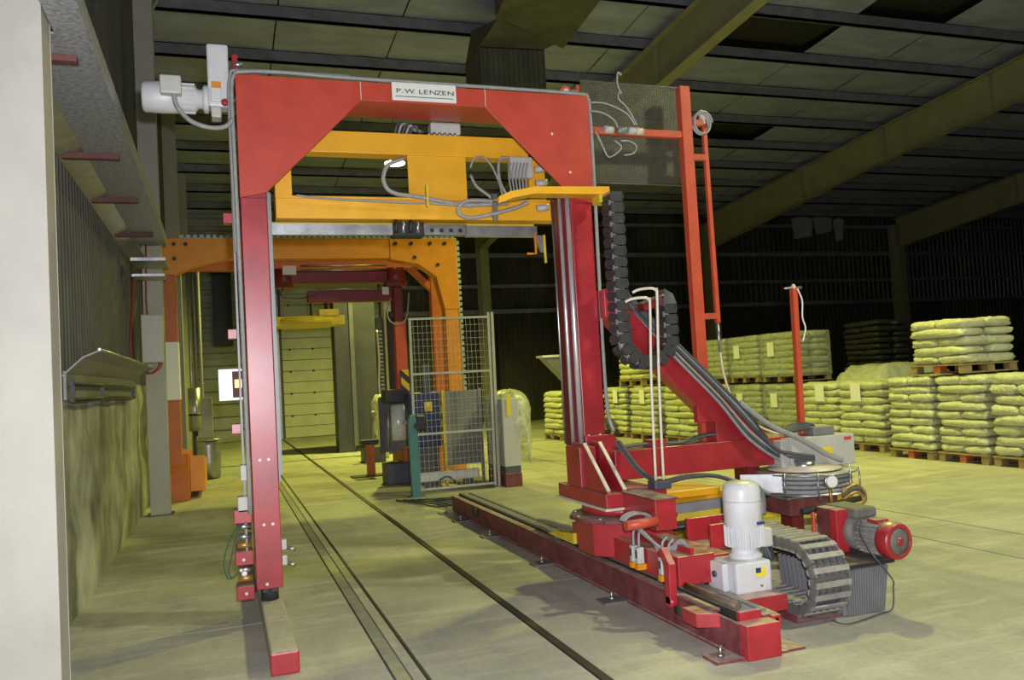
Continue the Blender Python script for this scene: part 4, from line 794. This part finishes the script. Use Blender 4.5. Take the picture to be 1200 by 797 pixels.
for k in range(20):
    a = 2*math.pi*k/20; u = Vector((-ax.y, ax.x, 0)); o_ = u*math.cos(a)*.1+Vector((0, 0, math.sin(a)*.1)); put('motor_fin', MB().bar(c0+ax*.05+o_, c0+ax*.23+o_, .006, .026, o_), 'chaingrey', t)
fc = put('fan_cover', MB().lathe(c0+ax*.22, [(.112, 0), (.118, .02), (.118, .085), (.108, .10), (.085, .101), (.085, .094), (.02, .094)], 24, ax), 'red', t, 0, 'red fan cover'); put('fan_grille', MB().lathe(c0+ax*.312, [(.086, 0), (.086, .006), (.03, .008)], 24, ax), 'chaindk', fc); put('fan_hub', MB().lathe(c0+ax*.316, [(.026, 0), (.026, .01), (.01, .014)], 14, ax), 'red', fc)
put('terminal_box', B(3.95, 4.05, 4.40, 4.50, .525, .555), 'red', t, .012)
put('lead', MB().tube(smooth_path([(3.90, 4.48, .54), (3.83, 4.42, .48), (3.82, 4.33, .38), (3.86, 4.29, .30), (3.93, 4.28, .20), (3.94, 4.29, .15), (3.93, 4.30, .02), (3.8, 4.27, .012), (3.5, 4.2, .012), (3.45, 4.28, .02)]), .005), 'cabledk', t)
t = thing('pressure_gauge_stand', 'pipe with round dial gauge on thin red stand', 'gauge', (4.4, 5.55, 0))
put('stand', MB().cyl((4.26, 5.42, 0), (4.26, 5.42, .46), .016, 10), 'redor', t); put('pipe', MB().cyl((4.16, 5.42, .455), (4.72, 5.42, .50), .024, 12), 'railrust', t); put('riser', MB().cyl((4.44, 5.42, .47), (4.44, 5.42, .62), .014, 8), 'brass', t)
gd = put('gauge_case', MB().lathe((4.44, 5.42, .66), [(.055, 0), (.058, .03), (.05, .035)], 22, (-.2, -1, 0)), 'steel', t); put('dial', MB().lathe((4.433, 5.385, .66), [(.045, 0), (.045, .003)], 20, (-.2, -1, 0)), 'paper', gd)
for k in range(3): put('hose', MB().tube(smooth_path([(4.55, 5.42, .56-.03*k), (4.68, 5.42, .61-.03*k), (4.76, 5.41, .54-.02*k), (4.73, 5.41, .46), (4.64, 5.41, .46)]), .011), 'cabledk' if k % 2 else 'brass', t)
# yellow floor frame behind
t = thing('yellow_base_frame', 'yellow steel floor frame behind the red arm', 'frame', (4.9, 7.2, 0))
put('side_member', B(3.9, 5.8, 7.1, 7.3, .18, .40), 'yellow', t, .01); put('side_member', B(3.9, 5.8, 6.75, 6.9, .15, .34), 'yellow2', t, .01); put('upright', B(5.55, 5.78, 6.72, 6.95, .0, .55), 'yellow', t, .012); put('pad', B(3.8, 4.4, 6.9, 7.4, .40, .47), 'yellow', t, .01)
put('foot', B(3.95, 4.1, 6.75, 7.3, 0, .18), 'yellow2', t)
t = thing('floor_cable_trunk', 'grey cable trunk with clamp between carriage and yellow frame', 'cable trunk', (3.6, 6.0, .3))
put('trunk', MB().bar((3.02, 5.75, .52), (3.85, 5.55, .58), .06, .07), 'greymid', t); put('axle', MB().cyl((3.02, 5.7, .40), (3.65, 5.55, .42), .028, 12), 'black', t); put('clamp', B(3.62, 3.78, 5.45, 5.62, .30, .50), 'greymid', t, .01); put('clamp_loop', MB().tube(smooth_path([(3.70, 5.5, .50), (3.70, 5.48, .60), (3.78, 5.48, .68), (3.86, 5.5, .60), (3.86, 5.5, .45)]), .03), 'greymid', t)
put('under_beam', MB().bar((3.0, 5.8, .46), (3.85, 5.6, .50), .05, .07), 'yellow2', t); put('leg', B(3.66, 3.74, 5.5, 5.58, 0, .30), 'greymid', t)

# ------------------------------------------------------------------ pallets of sacks
def sack_mesh(lx, ly, h, seed, m):
    n, k = 32, 10; vs = []; fs = []
    for j in range(k+1):
        ph = -math.pi/2+math.pi*j/k
        for i in range(n):
            th = 2*math.pi*i/n; f = lambda c, e: math.copysign(abs(c)**e, c)
            x = f(math.cos(ph), .45)*f(math.cos(th), .32); y = f(math.cos(ph), .45)*f(math.sin(th), .32); z = f(math.sin(ph), .8)
            d = noise.noise(Vector((x*1.7+seed*7.3, y*1.7, z*1.4)))*.14+noise.noise(Vector((x*5+seed*3.1, y*5, z*3)))*.15+noise.noise(Vector((x*9+seed*1.7, y*9, z*5)))*.08
            vs.append((x*lx*.5*(1+d*.5), y*ly*.5*(1+d*.5), z*h*.5*(1+d*1.3)))
    fs = [(j*n+i, j*n+(i+1) % n, (j+1)*n+(i+1) % n, (j+1)*n+i) for j in range(k) for i in range(n)]
    return shared('sack', MB().add(vs, fs, True), m)
_sm = {}
def sacks(kind, lx, ly, h, m):
    key = (kind, round(lx, 2), round(ly, 2), round(h, 3), m)
    if key not in _sm: _sm[key] = [sack_mesh(lx, ly, h, s, m) for s in range(3)]
    return random.choice(_sm[key])
def pallet_load(x0, x1, y0, y1, z0, layers, h, label, m='sack', detail=True, paper=None, film=False, group='sack pallets', redblk=False):
    t = thing('sack_pallet', label, 'pallet', ((x0+x1)/2, (y0+y1)/2, z0), group)
    cx, cy = (x0+x1)/2, (y0+y1)/2; w, d = x1-x0, y1-y0
    if detail:
        p = put('pallet', B(x0-.02, x1+.02, y0-.01, y1+.01, z0+.118, z0+.138), 'wood', t)
        for yy in (y0+.05, cy, y1-.05): put('board', B(x0-.02, x1+.02, yy-.05, yy+.05, z0+.0, z0+.02), 'wood', p)
        for q, yy in enumerate((y0+.06, cy, y1-.06)):
            for r, xx in enumerate((x0+.06, cx, x1-.06)):
                put('block', B(xx-.07, xx+.07, yy-.055, yy+.055, z0+.02, z0+.118), 'woodred' if redblk and q == 1 else 'wood', p)
    else:
        mb = B(x0-.02, x1+.02, y0-.01, y1+.01, z0+.118, z0+.138)
        for yy in (y0+.05, cy, y1-.05): mb.box(x0-.02, x1+.02, yy-.05, yy+.05, z0, z0+.02).box(x0, x0+.12, yy-.05, yy+.05, z0+.02, z0+.118).box(x1-.12, x1, yy-.05, yy+.05, z0+.02, z0+.118)
        put('pallet', mb, 'wood', t)
    z = z0+.138
    for k in range(layers):
        zz = z+h*(k+.5); j = lambda s: random.uniform(-s, s)
        if k % 2 == 0:
            for a in (-.25, .25):
                for b in (-.25, .25):
                    inst('sack', sacks('a', w*.52, d*.53, h*1.18, m), t, (cx+a*w+j(.015), cy+b*d+j(.015), zz+j(.006)), (j(.02), j(.02), j(.03)+(math.pi if random.random() < .5 else 0)))
        else:
            for a in (-.28, .28):
                inst('sack', sacks('b', w*.46, d*1.03, h*1.18, m), t, (cx+a*w+j(.015), cy+j(.015), zz+j(.006)), (j(.02), j(.015), j(.02)+(math.pi if random.random() < .5 else 0)))
    if paper:
        for (yy, zz) in paper: put('paper_label', B(x0-.045, x0-.04, yy-.12, yy+.12, zz-.16, zz+.16), 'paper', t)
    if film:
        f = put('film_wrap', B(x0-.035, x1+.035, y0-.035, y1+.035, z0+.10, z+h*layers+.02), 'filmA', t, .05)
    return t
H = .137
pallet_load(10.12, 11.2, 8.06, 8.93, 0, 8, .142, 'pallet of smooth pale sacks at right edge, nearest the camera', group='sack pallets in the front row', redblk=False)
pallet_load(10.12, 11.2, 9.02, 9.88, 0, 9, .124, 'pallet of sacks under the near half of the raised pallet', group='sack pallets in the front row', redblk=True)
pallet_load(10.10, 11.2, 9.97, 10.83, 0, 9, .124, 'pallet of sacks under the far half of the raised pallet', group='sack pallets in the front row', redblk=True)
pallet_load(10.15, 11.15, 9.32, 10.32, 1.30, 5, .132, 'raised pallet of five sack layers on top of two others', redblk=True, group='sack pallets in the front row')
pallet_load(10.42, 11.3, 11.3, 12.35, 0, 8, .132, 'pallet of sacks with white paper label beside the far end of front row', paper=[(11.85, 1.02)], group='sack pallets in the front row')
pallet_load(10.6, 11.4, 12.62, 13.6, 0, 8, .130, 'pallet of sacks with paper label just right of the orange red pole', paper=[(13.0, 1.0)], group='sack pallets in the front row')
names = ['nearest', 'middle', 'farthest']
for q, (ya, yb) in enumerate(((15.5, 16.7), (16.9, 18.0), (18.2, 19.3))):
    for lv in range(2):
        pallet_load(12.0, 12.95, ya, yb, 1.17*lv, 7, .138, '%s film wrapped sack pallet of the double-height row, %s tier' % (names[q], ('bottom', 'top')[lv]), 'sack2', False, paper=[((ya+yb)/2+.2, 1.17*lv+.75)] if q < 2 else None, film=True, group='double-height row of wrapped pallets')
pallet_load(9.2, 10.2, 15.3, 16.48, 0, 8, .134, 'pallet of sacks seen under the red diagonal brace', detail=False, group='sack pallets in the rear row')
pallet_load(9.2, 10.2, 17.0, 18.15, 0, 8, .134, 'pallet of sacks with paper label left of the bent rods', detail=False, paper=[(17.4, 1.0)], group='sack pallets in the rear row')
pallet_load(9.2, 10.2, 18.4, 19.6, 0, 8, .134, 'pallet of sacks with paper label right behind the right red post', detail=False, paper=[(18.8, 1.0)], group='sack pallets in the rear row')
pallet_load(9.2, 10.2, 17.4, 18.6, 1.25, 4, .134, 'short stack of sacks on top of rear row under the chain loop', detail=False, group='sack pallets in the rear row')
pallet_load(7.75, 8.6, 19.0, 20.1, 0, 8, .132, 'pallet of sacks left of the right red post', detail=False, group='sack pallets in the rear row')
for q, (x, y, z) in enumerate(((14.2, 15.4, 0), (14.2, 15.4, 1.25), (16.2, 17.0, 0))):  # far loads whose darkness is in the sack colour, lamps still reach them
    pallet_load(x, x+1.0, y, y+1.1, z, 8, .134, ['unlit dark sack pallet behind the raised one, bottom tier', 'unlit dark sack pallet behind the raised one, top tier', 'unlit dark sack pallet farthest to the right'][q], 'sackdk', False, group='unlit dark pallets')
# tarpaulin lump
def tarp():
    vs = []; nx, ny = 22, 12
    for b in range(ny+1):
        for a in range(nx+1):
            u, v = a/nx, b/ny; e = min(u, 1-u, v, 1-v)
            z = 1.10+.36*min(1, e*6)**.6+noise.noise(Vector((u*6, v*5, 2)))*.06; vs.append((11.5+1.9*u, 12.5+1.3*v, z))
    return MB().add(vs, [(b*(nx+1)+a, b*(nx+1)+a+1, (b+1)*(nx+1)+a+1, (b+1)*(nx+1)+a) for b in range(ny) for a in range(nx)], True)
t = thing('tarpaulin_stack', 'pale wrinkled tarpaulin over a low stack behind labelled pallets', 'tarpaulin', (12.4, 13.1, 0))
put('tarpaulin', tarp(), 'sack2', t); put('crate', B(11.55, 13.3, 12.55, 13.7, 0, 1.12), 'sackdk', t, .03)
